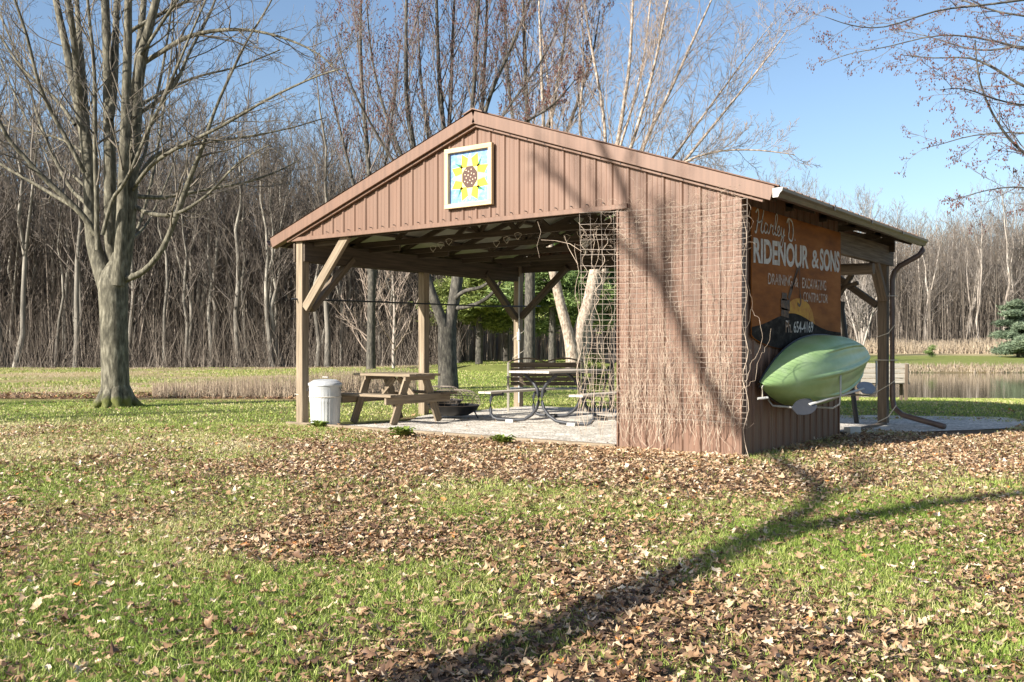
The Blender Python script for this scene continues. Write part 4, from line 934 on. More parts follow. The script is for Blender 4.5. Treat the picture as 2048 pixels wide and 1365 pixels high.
t = finish(root, 'forked_tree', 'dark forked tree behind the shelter whose red-budded stems rise over the roof ridge', 'tree', trunk+limbs, lv[0]+lv[1]+lv[2], M['bark_dark'], M['twig_red'], kc=3, buds=tips(lv[2], 2), bm=(M['bud'], .017))
# ---- two more red-budded trees behind the left roof slope
for bx, by_, Zd, st, lab in ((742, 742, 44, [[(742, 760, 22), (741, 700, 18), (744, 560, 16), (742, 420, 10.8), (735, 300, 9.36), (725, 200, 7.92), (720, 100, 6.48), (722, 0, 4.32), (724, -80, 2.16)], [(744, 600, 12), (760, 420, 7.2), (775, 300, 6.48), (790, 190, 5.04), (800, 80, 2.88)], [(743, 560, 12), (715, 400, 7.2), (690, 300, 5.76), (670, 220, 4.32), (655, 150, 2.16)]], 'slim budding tree rising over the left roof slope, thinner than the forked one'),
                             (1055, 722, 40, [[(1058, 760, 26), (1060, 640, 22), (1060, 500, 20), (1058, 380, 13), (1056, 260, 10.1), (1050, 130, 7.92), (1046, 0, 5.76), (1040, -100, 2.88)], [(1060, 420, 10.1), (1085, 300, 8.64), (1110, 200, 7.2), (1128, 90, 5.76), (1140, -30, 2.88)], [(1060, 450, 9.36), (1110, 330, 7.92), (1150, 220, 6.48), (1185, 120, 4.32), (1200, 20, 2.16)], [(1058, 380, 8.64), (1030, 270, 7.2), (1015, 160, 5.76), (1010, 40, 3.6), (1008, -50, 2.16)]], 'red-budded tree rising just right of the roof ridge')):
    Z0 = Zd; tr = [T(p, 0, nr.uniform(-1, 1)) for p in st]
    lv = branch(tr, [dict(n=22, lf=.32, ang=(20, 45), rf=.42, start=.4, up=.7, wob=.08, seg=7, minr=.009), dict(n=8, lf=.42, ang=(22, 50), rf=.5, up=.5, wob=.1, seg=5, minr=.0065), dict(n=3, lf=.5, ang=(25, 55), rf=.6, up=.5, wob=.1, seg=3, minr=.0055)])
    root = at(bx, by_, Zd); root.z = g(root.x, root.y)
    finish(root, 'budding_tree', lab, 'tree', tr, lv[0]+lv[1]+lv[2], M['bark_dark'], M['twig_red'], kt=7, kc=3, buds=tips(lv[2], 2), bm=(M['bud'], .024))
# ---- river birch
Z0 = 38.
trunk = [T([(1147, 738, 34), (1146, 713, 28), (1137, 666, 22), (1121, 610, 20), (1112, 565, 19), (1103, 530, 18), (1098, 450, 9.2), (1090, 330, 8.08), (1087, 244, 6.91), (1083, 150, 5.76), (1080, 60, 4.61), (1076, -60, 2.3)], 0, -1),
 T([(1152, 738, 36), (1151, 713, 30), (1159, 660, 26), (1177, 610, 25), (1186, 565, 25), (1193, 530, 24), (1204, 440, 11.5), (1220, 350, 9.76), (1235, 290, 8.64), (1248, 210, 7.49), (1260, 127, 6.34), (1265, 25, 5.18), (1268, -80, 2.3)], 0, 0),
 T([(1160, 742, 28), (1164, 715, 24), (1171, 677, 20), (1180, 621, 20), (1200, 560, 19), (1235, 470, 9.76), (1262, 400, 8.64), (1280, 300, 8.08), (1336, 193, 6.34), (1377, 101, 5.18), (1412, 25, 4.03), (1450, -60, 1.73)], 0, .8)]
limbs = [T(*a) for a in [
 ([(1195, 520, 18), (1205, 420, 8.64), (1213, 290, 7.49), (1204, 203, 6.34), (1184, 101, 5.18), (1170, 20, 3.46), (1160, -80, 1.73)], .1, 1.5),
 ([(1200, 450, 9.2), (1235, 380, 8.08), (1262, 295, 6.91), (1301, 168, 5.76), (1321, 76, 4.61), (1338, -10, 3.46), (1355, -90, 1.73)], 0, -1.5),
 ([(1205, 545, 16), (1260, 450, 8.08), (1320, 380, 6.91), (1367, 325, 6.34), (1433, 244, 5.18), (1494, 168, 4.03), (1540, 110, 2.88), (1575, 60, 1.73)], 0, .8),
 ([(1100, 500, 12), (1108, 350, 5.76), (1104, 230, 5.18), (1092, 130, 4.03), (1080, 30, 2.3)], 0, 2),
 ([(1195, 500, 14), (1180, 380, 6.91), (1155, 254, 5.76), (1168, 152, 4.61), (1165, 40, 2.88), (1160, -40, 1.73)], .2, 2.5),
 ([(1290, 380, 5.76), (1370, 320, 4.61), (1440, 300, 3.46), (1520, 300, 2.88), (1590, 310, 1.73)], 0, -2),
 ([(1240, 440, 6.91), (1330, 340, 5.76), (1400, 240, 4.61), (1460, 160, 3.46), (1510, 90, 2.3), (1550, 40, 1.15)], 0, 2.4),
 ([(1238, 300, 5.76), (1270, 200, 5.18), (1290, 110, 4.03), (1300, 10, 2.88), (1310, -70, 1.73)], .3, 2.5),
 ([(1195, 540, 11), (1230, 500, 9), (1290, 475, 4.03), (1340, 450, 2.3)], 0, -1.5)]]
lv = branch(limbs+trunk, [dict(n=20, lf=.36, ang=(22, 50), rf=.34, start=.25, up=.45, wob=.09, seg=8, minr=.010), dict(n=11, lf=.48, ang=(25, 55), rf=.5, up=.2, wob=.12, seg=6, minr=.0075), dict(n=4, lf=.5, ang=(25, 55), rf=.6, up=.1, wob=.12, seg=3, minr=.0062)])
root = at(1152, 735, Z0); root.z = g(root.x, root.y)
finish(root, 'river_birch', 'river birch with pale peeling stems fanning out over the right roof slope', 'tree', trunk+limbs, lv[0]+lv[1]+lv[2], M['bark_birch'], M['twig_birch'], kt=9, kc=3)
# ---- branches hanging in from the right, red buds
Z0 = 9.5
trunk = [(np.array([(7.0, 9.6, -.3), (7.0, 9.6, 1), (6.95, 9.55, 2.2), (7.0, 9.5, 3.4), (7.1, 9.5, 5), (7.2, 9.4, 7), (7.2, 9.4, 9)]), np.array([.24, .19, .17, .16, .14, .10, .05]))]
trunk = [(np.array([tuple(W(p[0], p[1], p[2])) for p in P]), r) for P, r in trunk]
limbs = [T(*a) for a in [
 ([(2420, 330, 16), (2200, 240, 10), (2048, 176, 6), (1993, 139, 5), (1942, 113, 4), (1867, 118, 2.5), (1800, 110, 1.5)], 0, .5),
 ([(2420, 420, 16), (2200, 380, 10), (2100, 335, 8), (2048, 309, 6), (2005, 264, 5), (1974, 208, 4), (1955, 150, 3), (1950, 80, 2)], 0, -.6),
 ([(2420, 240, 12), (2200, 120, 8), (2048, 88, 5), (1980, 104, 4), (1920, 95, 3), (1850, 70, 2), (1780, 60, 1.2)], .2, 1.2),
 ([(2420, 60, 12), (2200, -20, 8), (2048, 0, 5), (1960, 12, 4), (1873, 19, 3.5), (1766, 60, 2.5), (1700, 52, 2), (1650, 34, 1)], 0, -.4),
 ([(2420, 200, 12), (2160, 130, 7), (1990, 80, 4), (1879, 66, 3), (1772, 96, 2.2), (1700, 106, 1.8), (1645, 128, 1)], .2, .8),
 ([(2420, 380, 10), (2200, 300, 6), (2048, 262, 3.5), (1942, 270, 2.5), (1880, 290, 1.8), (1842, 298, 1)], 0, .6),
 ([(2420, 430, 10), (2200, 400, 6), (2048, 372, 3), (1980, 378, 2), (1900, 402, 1.2)], 0, -.4),
 ([(2420, 100, 10), (2150, 40, 6), (2000, 30, 4), (1900, -10, 3), (1800, -30, 2)], 0, 1.),
 ([(2420, 300, 10), (2180, 200, 6), (2060, 215, 4), (1990, 200, 3), (1930, 175, 2), (1880, 180, 1.3)], 0, -1.)]]
lv = branch(limbs, [dict(n=15, lf=.26, ang=(20, 50), rf=.55, start=.3, up=-.02, wob=.10, seg=7, minr=.0028), dict(n=6, lf=.45, ang=(25, 55), rf=.6, up=.15, wob=.12, seg=5, minr=.002), dict(n=2, lf=.5, ang=(30, 60), rf=.7, seg=3, minr=.0017)])
lvu = branch(trunk, [dict(n=9, lf=.45, ang=(35, 70), rf=.4, start=.5, up=.5, seg=7)])
root = W(7.0, 9.6); root.z = g(root.x, root.y)
finish(root, 'overhanging_tree', 'tree off to the right with thin red-budded branches hanging into the sky', 'tree', trunk+limbs+lvu[0], lv[0]+lv[1]+lv[2], M['bark_dark'], M['twig_red'], kt=7, kc=3, buds=np.concatenate([tips(lv[1], 2), tips(lv[2], 2)]), bm=(M['bud'], .0062))
# ---- the tree outside the frame on the left whose shadow crosses the lawn and wall
def ray(X, Z, z, sz=0.):
    """point at height z whose sun shadow lands at (X, Z) on height sz"""
    d = (z-sz)/math.tan(R(SUN_EL)); a = R(SUN_A+YAW); return tuple(W(X-d*math.sin(a), Z-d*math.cos(a), z))
def limb(pp, rr): 
    P = np.array(pp); t = np.arange(len(P)); tt = np.linspace(0, len(P)-1, (len(P)-1)*4+1); Q = np.stack([np.interp(tt, t, P[:, c]) for c in range(3)], 1); r = np.interp(tt, t, rr)
    for _ in range(4): Q[1:-1] = .5*Q[1:-1]+.25*(Q[:-2]+Q[2:])
    return Q, r
trunk = [limb([tuple(W(-5.2, -2.4, -.2)), tuple(W(-5.35, -2.1, 1.0)), tuple(W(-5.6, -1.6, 2.0)), ray(-.75, 2.85, 3.2), ray(.0, 3.7, 3.9), ray(.75, 4.8, 4.6), ray(1.5, 5.9, 5.2)], [.24, .18, .15, .135, .125, .115, .10]),
 limb([ray(1.5, 5.9, 5.2), ray(2.5, 6.75, 6.), ray(4.0, 7.75, 7.2), ray(5.5, 8.6, 8.4), ray(7.5, 9.6, 9.6)], [.125, .115, .105, .09, .07]),
 limb([ray(1.5, 5.9, 5.2), ray(2.15, 6.9, 5.7), ray(2.54, 7.7, 6.2), ray(2.72, 8.6, 6.6), ray(2.84, 10.3, 7.2), ray(2.30, 10.5, 8.0, .5), ray(1.85, 10.85, 8.8, 1.55), ray(1.45, 11.2, 9.4, 2.6), ray(1.2, 11.4, 10., 3.5), ray(.9, 11.8, 10.8, 4.4)], [.09, .08, .07, .06, .06, .065, .065, .06, .05, .035]),
 limb([ray(2.54, 7.7, 6.2), ray(3.0, 8.2, 6.8), ray(3.4, 9.3, 7.4), ray(3.8, 10.3, 8.)], [.05, .04, .03, .015]),
 limb([ray(1.85, 10.85, 8.8, 1.55), ray(1.75, 11.0, 9.3, 2.2), ray(1.7, 11.0, 9.8, 2.9)], [.035, .04, .025]),
 limb([ray(1.65, 11.0, 9.0, 2.0), ray(1.15, 11.45, 9.6, 2.6), ray(.8, 11.7, 10.2, 3.0), ray(.3, 12., 11, 3.6)], [.05, .045, .035, .02])]
lv = branch(trunk[1:], [dict(n=11, lf=.35, ang=(25, 55), rf=.42, start=.3, up=.3, seg=6, minr=.011), dict(n=5, lf=.45, ang=(30, 60), seg=4, minr=.007), dict(n=2, lf=.5, ang=(30, 60), seg=3, minr=.005)])
root = W(-5.2, -2.4); root.z = g(root.x, root.y)
finish(root, 'leaning_tree', 'leaning bare tree beside the photographer whose shadow crosses the lawn', 'tree', trunk, lv[0]+lv[1]+lv[2], M['bark_maple'], M['twig_maple'])

# ================================================================== WOODS
def wood_tree(seed, h, bark, twig, nb=26, first=.3):
    rg = np.random.RandomState(seed); n = 9
    x = np.cumsum(rg.normal(0, .012*h, n+1)); y = np.cumsum(rg.normal(0, .012*h, n+1)); x -= x[0]; y -= y[0]; z = np.linspace(-.2, h, n+1)
    r0 = h*rg.uniform(.0075, .0125); r = r0*(1-np.linspace(0, 1, n+1)**1.1)+.012; r[0] *= 1.35
    tr = [(np.stack([x, y, z], 1), r)]
    if rg.rand() < .45: tr += spawn(tr[0][0], tr[0][1], 1, .6, (12, 22), .75, .25, .6, 7, .05, .03, .5, rng=rg)
    lv = branch(tr, [dict(n=nb, lf=.30, ang=(28, 52), rf=.36, start=first, up=.6, wob=.09, seg=6, minr=.017), dict(n=7, lf=.42, ang=(25, 50), rf=.5, up=.45, wob=.11, seg=4, minr=.012), dict(n=4, lf=.48, ang=(25, 55), rf=.6, up=.4, wob=.1, seg=2, minr=.009)], rng=rg)
    def mk(paths, k, nm, m):
        o = tubes(paths, k, nm, m); return o
    a = mk(tr, 6, 'trunk', bark); c = mk(lv[0]+lv[1]+lv[2], 3, 'crown', twig)
    t = bpy.data.objects.new('woodland_tree', None); col.objects.link(t); a.parent = t; c.parent = t
    return t, h
def clone(t):
    r_ = t.copy(); col.objects.link(r_)
    for ch in t.children:
        c = ch.copy(); col.objects.link(c); c.parent = r_
    return r_
near_p = [wood_tree(100+i, h, M['bark_wood'], M['twig_wood'], nb, fs) for i, (h, nb, fs) in enumerate(((16, 30, .28), (15, 24, .35), (13, 26, .22), (17, 30, .4), (12, 30, .15), (14, 22, .3)))]
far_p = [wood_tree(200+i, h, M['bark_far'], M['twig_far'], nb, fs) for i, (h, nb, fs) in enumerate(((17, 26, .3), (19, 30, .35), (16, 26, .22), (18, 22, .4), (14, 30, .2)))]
cnt = {}
def put_tree(protos, X, Z, h, label, group):
    i = rnd.randrange(len(protos)); t, h0 = protos[i]; key = (id(protos), i)
    o = t if key not in cnt else clone(t); cnt[key] = 1
    p = gW(X, Z); o.location = p; o.rotation_euler = (rnd.uniform(-.04, .04), rnd.uniform(-.04, .04), rnd.uniform(0, 6.3)); s_ = h/h0; q = s_*(rnd.uniform(.75, 1.1) if rnd.random() < .75 else rnd.uniform(1.2, 1.75)); o.scale = (q, q, s_)
    tag(o, label, 'tree', group); return o
def place(n, r0, r1, z0, z1, hf, protos, label, group, bias=1.4):
    k = 0; pts = []
    while k < n:
        r_ = rnd.uniform(r0, r1); Z = z0+(z1-z0)*rnd.random()**bias; X = r_*Z
        if any((X-a)**2+(Z-b)**2 < .7 for a, b in pts): continue
        pts.append((X, Z)); put_tree(protos, X, Z, hf(r_, Z), label, group); k += 1
place(108, -.60, -.075, 51.5, 70, lambda r_, Z: (13.8+(-r_-.22)*12)*rnd.uniform(.75, 1.08)*(.9+(Z-51)*.012), near_p, 'slender bare tree in the crowded brown woods across the left meadow', 'trees of the woods beyond the left meadow')
place(46, -.08, .20, 64, 88, lambda r_, Z: 14*rnd.uniform(.8, 1.1), near_p, 'bare tree in the woods behind the pines', 'trees of the woods behind the pines')
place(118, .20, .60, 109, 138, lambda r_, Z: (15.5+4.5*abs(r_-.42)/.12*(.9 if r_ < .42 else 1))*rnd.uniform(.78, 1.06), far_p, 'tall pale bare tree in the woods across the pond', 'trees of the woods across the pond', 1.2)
# a few that stand out
for px_, Z, h, sp_, lab in ((152, 51.2, 17.5, near_p, 'thick dark bare trunk at the edge of the woods left of the big tree'), (30, 50.6, 18, near_p, 'bare tree at the far left edge of the woods'), (545, 50.8, 13.5, near_p, 'bare tree at the woods edge left of the shelter roof'), (655, 50.5, 17.5, near_p, 'taller bare tree at the woods edge just behind the left eave')):
    o = put_tree(sp_, (px_-1024)/F*Z, Z, h, lab, 'trees of the woods beyond the left meadow')
# two shade trees outside the frame on the left
for q, (X, Z, h) in enumerate(((-15.5, 10.5, 15), (-21, 13.5, 14))): put_tree(near_p, X, Z, h, ('tree beyond the left edge that shades the lawn', 'second tree beyond the left edge that shades the lawn')[q], None)
def stems(name, X, Z, h, r, lean, tint, label, m='brush', segs=3, z0=None, group=None):
    n = len(X); wx = CAM[0]+Z*fx+X*rx; wy = CAM[1]+Z*fy+X*ry; zb = terrain(wx, wy) if z0 is None else z0
    a = nr.uniform(0, 2*math.pi, n); k = 3; V = np.zeros((n, segs+1, k, 3)); cv = nr.normal(0, .35, (n, 2))
    for s_ in range(segs+1):
        t = s_/segs; cx = wx+np.cos(a)*lean*h*t+cv[:, 0]*lean*h*t*t; cy = wy+np.sin(a)*lean*h*t+cv[:, 1]*lean*h*t*t; cz = zb-.03+h*t*(1-.12*t*lean); rr = r*(1-.75*t)
        for j in range(k):
            th = 2*math.pi*j/k; V[:, s_, j, 0] = cx+rr*math.cos(th); V[:, s_, j, 1] = cy+rr*math.sin(th); V[:, s_, j, 2] = cz
    F_ = []
    for s_ in range(segs):
        for j in range(k): F_.append([s_*k+j, s_*k+(j+1) % k, (s_+1)*k+(j+1) % k, (s_+1)*k+j])
    per = (segs+1)*k; Fa = (np.array(F_)[None]+np.arange(n)[:, None, None]*per).reshape(-1, 4)
    o = np_mesh(name, V.reshape(-1, 3), Fa, M[m], tint=np.repeat(tint, per)); return tag(o, label, kind='stuff')
U = nr.uniform
def field(n, r0, r1, z0, z1, b=1.): r_ = U(r0, r1, n); Z = z0+(z1-z0)*nr.rand(n)**b; return r_*Z, Z
# undergrowth
X, Z = field(12000, -.60, -.06, 50, 74, 1.3); n = len(X)
stems('undergrowth', X, Z, .3+4*nr.rand(n)**2.2, U(.006, .020, n), U(.05, .6, n), nr.rand(n)**1.3, 'brown thicket at the foot of the left woods')
X, Z = field(2000, -.60, -.06, 53, 78, 1.); n = len(X)
stems('undergrowth', X, Z, 3.5+9*nr.rand(n)**1.4, U(.02, .065, n), U(.01, .14, n), np.where(nr.rand(n) < .3, U(.6, 1, n), U(.1, .5, n)), 'mass of thin upright stems deeper in the left woods')
X, Z = field(2600, -.09, .22, 58, 92, .8); n = len(X)
stems('undergrowth', X, Z, U(1, 9, n), U(.02, .085, n), U(.01, .15, n), np.clip(.3+.7*nr.rand(n), 0, 1), 'thicket and thin trunks behind the pines', 'weed')
X, Z = field(7000, .2, .62, 107, 150, 1.); n = len(X)
stems('undergrowth', X, Z, 2+11*nr.rand(n)**1.6, U(.02, .07, n), U(.01, .16, n), .25+.7*nr.rand(n), 'mass of thin pale stems across the pond')
X, Z = field(9000, .17, .62, 103, 108.5, .8); n = len(X)
stems('tan_reeds', X, Z, U(.3, 1.9, n)*(.6+.6*fbm(X*.15, Z*.15, 2)), U(.02, .045, n), U(.05, .4, n), .5+.5*nr.rand(n), 'tall tan grass along the foot of the far woods', 'weed', 2)
X = U(9, 37, 4200); Z = 46.5+16*(1.0+.10*nr.rand(4200))*(1-(np.abs(X-31)/23.5)**6)**(1/6.)
k_ = (Z > 50) & (X/Z < .6); X, Z = X[k_], Z[k_]; n = len(X)
stems('bank_grass', X, Z, U(.10, .38, n), U(.015, .035, n), U(.2, .9, n), .3+.7*nr.rand(n), 'matted tan grass on the far pond bank', 'weed', 2)
X, Z = field(42000, -.60, -.05, 51, 76, 1.); n = len(X); wx = CAM[0]+Z*fx+X*rx; wy = CAM[1]+Z*fy+X*ry
stems('brush_twigs', X, Z, U(.5, 1.9, n), U(.006, .015, n), U(.3, 1.1, n), nr.rand(n)*.8, 'haze of fine twigs through the left woods', 'brush', 2, terrain(wx, wy)+13*nr.rand(n)**1.25)
X, Z = field(26000, .2, .62, 108, 145, 1.); n = len(X); wx = CAM[0]+Z*fx+X*rx; wy = CAM[1]+Z*fy+X*ry
stems('brush_twigs', X, Z, U(.8, 2.6, n), U(.012, .028, n), U(.3, 1.0, n), .3+.6*nr.rand(n), 'haze of fine twigs through the woods across the pond', 'brush', 2, terrain(wx, wy)+15*nr.rand(n)**1.1)
# woods further back, closing the gaps
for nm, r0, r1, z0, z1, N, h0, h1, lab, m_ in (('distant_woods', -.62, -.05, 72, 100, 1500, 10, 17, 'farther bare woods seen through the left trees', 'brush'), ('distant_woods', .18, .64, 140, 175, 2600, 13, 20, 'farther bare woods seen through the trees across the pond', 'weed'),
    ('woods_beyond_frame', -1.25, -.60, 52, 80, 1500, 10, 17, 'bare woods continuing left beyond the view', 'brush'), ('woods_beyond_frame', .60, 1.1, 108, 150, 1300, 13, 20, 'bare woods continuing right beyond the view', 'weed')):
    X, Z = field(N, r0, r1, z0, z1); h = U(h0, h1, N)
    Xs = [X]; Zs = [Z]; hh = [h]; rr = [U(.05, .13, N)]; ll = [U(.0, .06, N)]; zz = [None]
    o = stems(nm, X, Z, h, rr[0], ll[0], .2+.6*nr.rand(N), lab+', trunks', m_)
    tw = 14; Xb = np.repeat(X, tw)+U(-.2, .2, N*tw); Zb = np.repeat(Z, tw)+U(-.2, .2, N*tw); hb = np.repeat(h, tw); t0 = U(.35, .97, N*tw); wx = CAM[0]+Zb*fx+Xb*rx; wy = CAM[1]+Zb*fy+Xb*ry
    stems(nm, Xb, Zb, U(1., 3.2, N*tw), U(.012, .03, N*tw), U(.25, .75, N*tw), .15+.6*nr.rand(N*tw), lab+', twigs', m_, 2, terrain(wx, wy)+hb*t0)
# dry weeds by the ditch, meadow tufts
X, Z = field(6500, -.375, -.10, 22.4, 27.5, 1.2); n = len(X); k_ = (fbm(X*.6, Z*.6, 3) > .36); X, Z = X[k_], Z[k_]; n = len(X)
stems('dry_weeds', X, Z, U(.15, .62, n)*(.6+.6*ss((X+10)/7)), U(.004, .009, n), U(.02, .3, n), U(.0, .8, n), 'patch of dry brown weed stalks beyond the lawn', 'weed')
X, Z = field(26000, -.6, -.085, 23, 50, .9); k_ = nr.rand(len(X)) < ss((fbm(X*.3+7, Z*.3, 4)-.36)*7); X, Z = X[k_], Z[k_]; n = len(X)
stems('meadow_grass', X, Z, U(.03, .13, n)*(.35+1.1*fbm(X*.4, Z*.4, 3)), U(.005, .013, n), U(.2, 1.2, n), np.clip(.2+.8*nr.rand(n)+.6*(fbm(X*.25, Z*.25, 3)-.5), 0, 1), 'rough tan meadow grass before the left woods', 'weed', 2)
# saplings behind the shelter
for px_, Z, h, lab in ((738, 45.5, 4.4, 'pale many-branched sapling beyond the wooden picnic table'), (787, 46.5, 4.8, 'second pale sapling, between the first and the middle post')):
    Z0 = Z; by_ = 695+1.1*F/Z; P = [T([(px_, by_, 7), (px_, by_-50, 6), (px_+3, by_-120, 4), (px_-2, by_-190, 2)])]
    lv = branch(P, [dict(n=15, lf=.75, ang=(30, 60), rf=.6, start=.16, up=.5, seg=6, minr=.014, wob=.07), dict(n=6, lf=.45, ang=(25, 50), rf=.6, up=.3, seg=4, minr=.009), dict(n=3, lf=.45, ang=(25, 50), seg=3, minr=.007)])
    root = Vector(P[0][0][0]); root.z = g(root.x, root.y); finish(root, 'sapling', lab, 'tree', P, lv[0]+lv[1]+lv[2], M['bark_far'], M['twig_birch'], kt=6, kc=3)
# ornamental tree across the pond
Z0 = 92.; by_ = 711
P = [T([(1722, by_, 6), (1722+dx*.3, by_-30, 4), (1722+dx, by_-90, 3), (1722+dx*1.6, by_-140, 1.5)], 0, dz) for dx, dz in ((-22, 1), (-8, -1), (10, 1), (24, -1), (2, 2))]
lv = branch(P, [dict(n=14, lf=.5, ang=(25, 50), rf=.6, start=.3, up=.4, seg=5, minr=.028), dict(n=6, lf=.5, ang=(25, 50), up=.3, seg=3, minr=.019), dict(n=2, lf=.5, ang=(25, 50), seg=2, minr=.013)])
root = at(1722, by_, Z0); root.z = g(root.x, root.y); finish(root, 'ornamental_tree', 'low round bare tree across the pond, seen beside the corner post', 'tree', P, lv[0]+lv[1]+lv[2], M['bark_far'], M['twig_far'], kt=6, kc=3)
# ---- evergreens
def evergreen(X, Z, h, rad, z_lo, mname, label, n=26000, name='pine', leaf=.17, cone=.8, trunk_r=.17):
    p = gW(X, Z); t = thing(name, label, 'tree', p)
    P = np.array([(0, 0, -.2), (.03, 0, h*.25), (0, .05, h*.6), (0, 0, h)]); b_ = tubes([(P, np.array([trunk_r*1.2, trunk_r, trunk_r*.6, .02]))], 8, 'trunk', M['bark_dark'], t)
    br = []; C = []; 
    nb = int(h*7)
    for i in range(nb):
        z = z_lo+(h-z_lo)*((i+nr.rand())/nb); u = (z-z_lo)/(h-z_lo); L = rad*(1-u)**cone*nr.uniform(.7, 1.12)*(.72+.28*min(1, u*6))+.15
        a = nr.uniform(0, 6.3); rise = nr.uniform(-.08, .28); pts = []
        for k in range(6):
            s_ = k/5; pts.append((L*s_*math.cos(a), L*s_*math.sin(a), z+L*(rise*s_-.12*s_*s_)))
        br.append((np.array(pts), np.linspace(.035, .008, 6))); C.append((np.array(pts), L))
    tubes(br, 4, 'branches', M['bark_dark'], t)
    per = n//nb; VV = []; TT = []
    for pts, L in C:
        m_ = max(20, int(per*(.3+L/rad))); s_ = nr.rand(m_)**.7*4.99; i = s_.astype(int); f = (s_-i)[:, None]; c = pts[i]*(1-f)+pts[i+1]*f
        sp = .10+.13*L*(s_/5); c = c+nr.randn(m_, 3)*np.stack([sp, sp, sp*.45], 1)*1.0
        tone = np.clip(nr.normal(.5, .16)+nr.normal(0, .2, m_), 0, 1)
        d = nr.randn(m_, 3); d[:, 2] = abs(d[:, 2])*.5; d /= np.linalg.norm(d, axis=1)[:, None]; e = nr.randn(m_, 3); e -= d*(d*e).sum(1)[:, None]; e /= np.linalg.norm(e, axis=1)[:, None]
        l = leaf*nr.uniform(.6, 1.3, m_)[:, None]; VV.append(np.stack([c-e*l*.13, c+e*l*.13, c+d*l], 1)); TT.append(np.repeat(tone, 3))
    V = np.concatenate(VV).reshape(-1, 3); o = np_mesh('foliage', V, np.arange(len(V)).reshape(-1, 3), M[mname], tint=np.concatenate(TT), parent=t); return t
evergreen((958-1024)/F*48, 48, 8.6, 2.5, 1.9, 'needle_y', 'yellow-green pine seen under the roof between the middle and back posts', 56000, leaf=.27)
evergreen((1104-1024)/F*47, 47, 9, 3.3, 2.0, 'needle_g', 'darker green pine right of the back post', 56000, leaf=.27)
evergreen((1012-1024)/F*55, 55, 9, 3.0, 2.2, 'needle_y', 'pine standing between and behind the yellow-green one and the darker one', 20000, leaf=.3)
evergreen((1215-1024)/F*51, 51, 9, 3.2, 2.1, 'needle_g', 'green pine seen through the wire mesh beside the wall', 26000, leaf=.28)
evergreen((918-1024)/F*54, 54, 8, 1.9, 2.2, 'needle_y', 'smaller yellow-green pine just right of the middle post', 16000, leaf=.3)
evergreen((2036-1024)/F*88, 88, 5.1, 2.5, .35, 'needle_b', 'round blue-green spruce at the right edge across the pond', 90000, 'spruce', .30, .5, .14)
evergreen((1862-1024)/F*88, 88, 1.1, .45, .1, 'needle_g', 'tiny dark evergreen bush across the pond', 2500, 'evergreen_bush', .12, .5, .03)
evergreen((1187-1024)/F*20.5, 20.5, 1.0, .28, .15, 'needle_y', 'small yellow-green shrub behind the shelter by the wire mesh', 3000, 'shrub', .07, .5, .015)
# ================================================================== LEAVES AND GRASS
def keepout(wx, wy):   # not inside the shelter floor
    return ~((wx > -7.0) & (wx < .03) & (wy > -.05) & (wy < 6.2)) & ~((wx > 0) & (wx < 1.7) & (wy > 4.3) & (wy < 7))
def scatter(n, z0, z1, spread=.72, power=1.):
    n = int(n*1.18); spread = max(spread, .72)
    Z = np.sqrt(z0*z0+(z1*z1-z0*z0)*nr.rand(n)**power); X = U(-spread, spread, n)*Z; return X, Z
def leaves(name, X, Z, size, m_pts, label, lift=.0, tintf=None):
    wx = CAM[0]+Z*fx+X*rx; wy = CAM[1]+Z*fy+X*ry; n = len(X); zb = terrain(wx, wy)
    outl = [(1.0, 0), (.70, 14), (.84, 34), (.58, 52), (.78, 74), (.50, 104), (.62, 138), (.40, 180), (.62, 222), (.50, 256), (.78, 286), (.58, 308), (.84, 326), (.70, 346)]
    if m_pts < 14: outl = [outl[i] for i in (0, 3, 4, 6, 8, 10, 11)]
    m = len(outl); r_ = np.array([o[0] for o in outl]); a = np.radians([o[1] for o in outl])
    rr = r_[None]*nr.uniform(.6, 1.2, (n, m))*np.where(nr.rand(n, m) < .12, .5, 1); lx = rr*np.cos(a); ly = rr*np.sin(a)*nr.uniform(.30, 1., n)[:, None]
    cu = nr.uniform(-1.1, 1.1, n)[:, None]; cv = nr.uniform(-.6, 2.2, n)[:, None]
    lz = cu*lx*lx*.5+cv*ly*ly*.8+nr.normal(0, .07, (n, m))
    L = np.stack([lx, ly, lz], -1); L = np.concatenate([np.zeros((n, 1, 3)), L], 1)*size[:, None, None]
    yaw = U(0, 2*math.pi, n); ti = np.abs(nr.normal(0, .30, n)); td = U(0, 2*math.pi, n)
    # tilt about horizontal axis td, then yaw
    ax = np.stack([np.cos(td), np.sin(td), np.zeros(n)], 1); c = np.cos(ti)[:, None, None]; s_ = np.sin(ti)[:, None, None]
    cy_, sy_ = np.cos(yaw)[:, None], np.sin(yaw)[:, None]; x0 = L[..., 0]*cy_-L[..., 1]*sy_; y0 = L[..., 0]*sy_+L[..., 1]*cy_; L = np.stack([x0, y0, L[..., 2]], -1)
    A = ax[:, None]; L = L*c+np.cross(np.broadcast_to(A, L.shape), L)*s_+A*(A*L).sum(-1, keepdims=True)*(1-c)
    z_off = zb+lift+U(.002, .024, n)-np.minimum(L[..., 2].min(1), 0)*.45
    V = L+np.stack([wx, wy, z_off], 1)[:, None]
    F_ = np.array([[0, 1+i, 1+(i+1) % m] for i in range(m)]); Fa = (F_[None]+np.arange(n)[:, None, None]*(m+1)).reshape(-1, 3)
    t = np.clip(nr.beta(2.0, 2.1, n)*.93, 0, .93) if tintf is None else tintf; t = np.where(nr.rand(n) < .012, 1., t)
    tt = np.clip(t[:, None]+nr.normal(0, .03, (n, m+1)), 0, 1)
    o = np_mesh(name, V.reshape(-1, 3), Fa, M['leaf'], tint=tt.ravel()); return tag(o, label, kind='stuff')
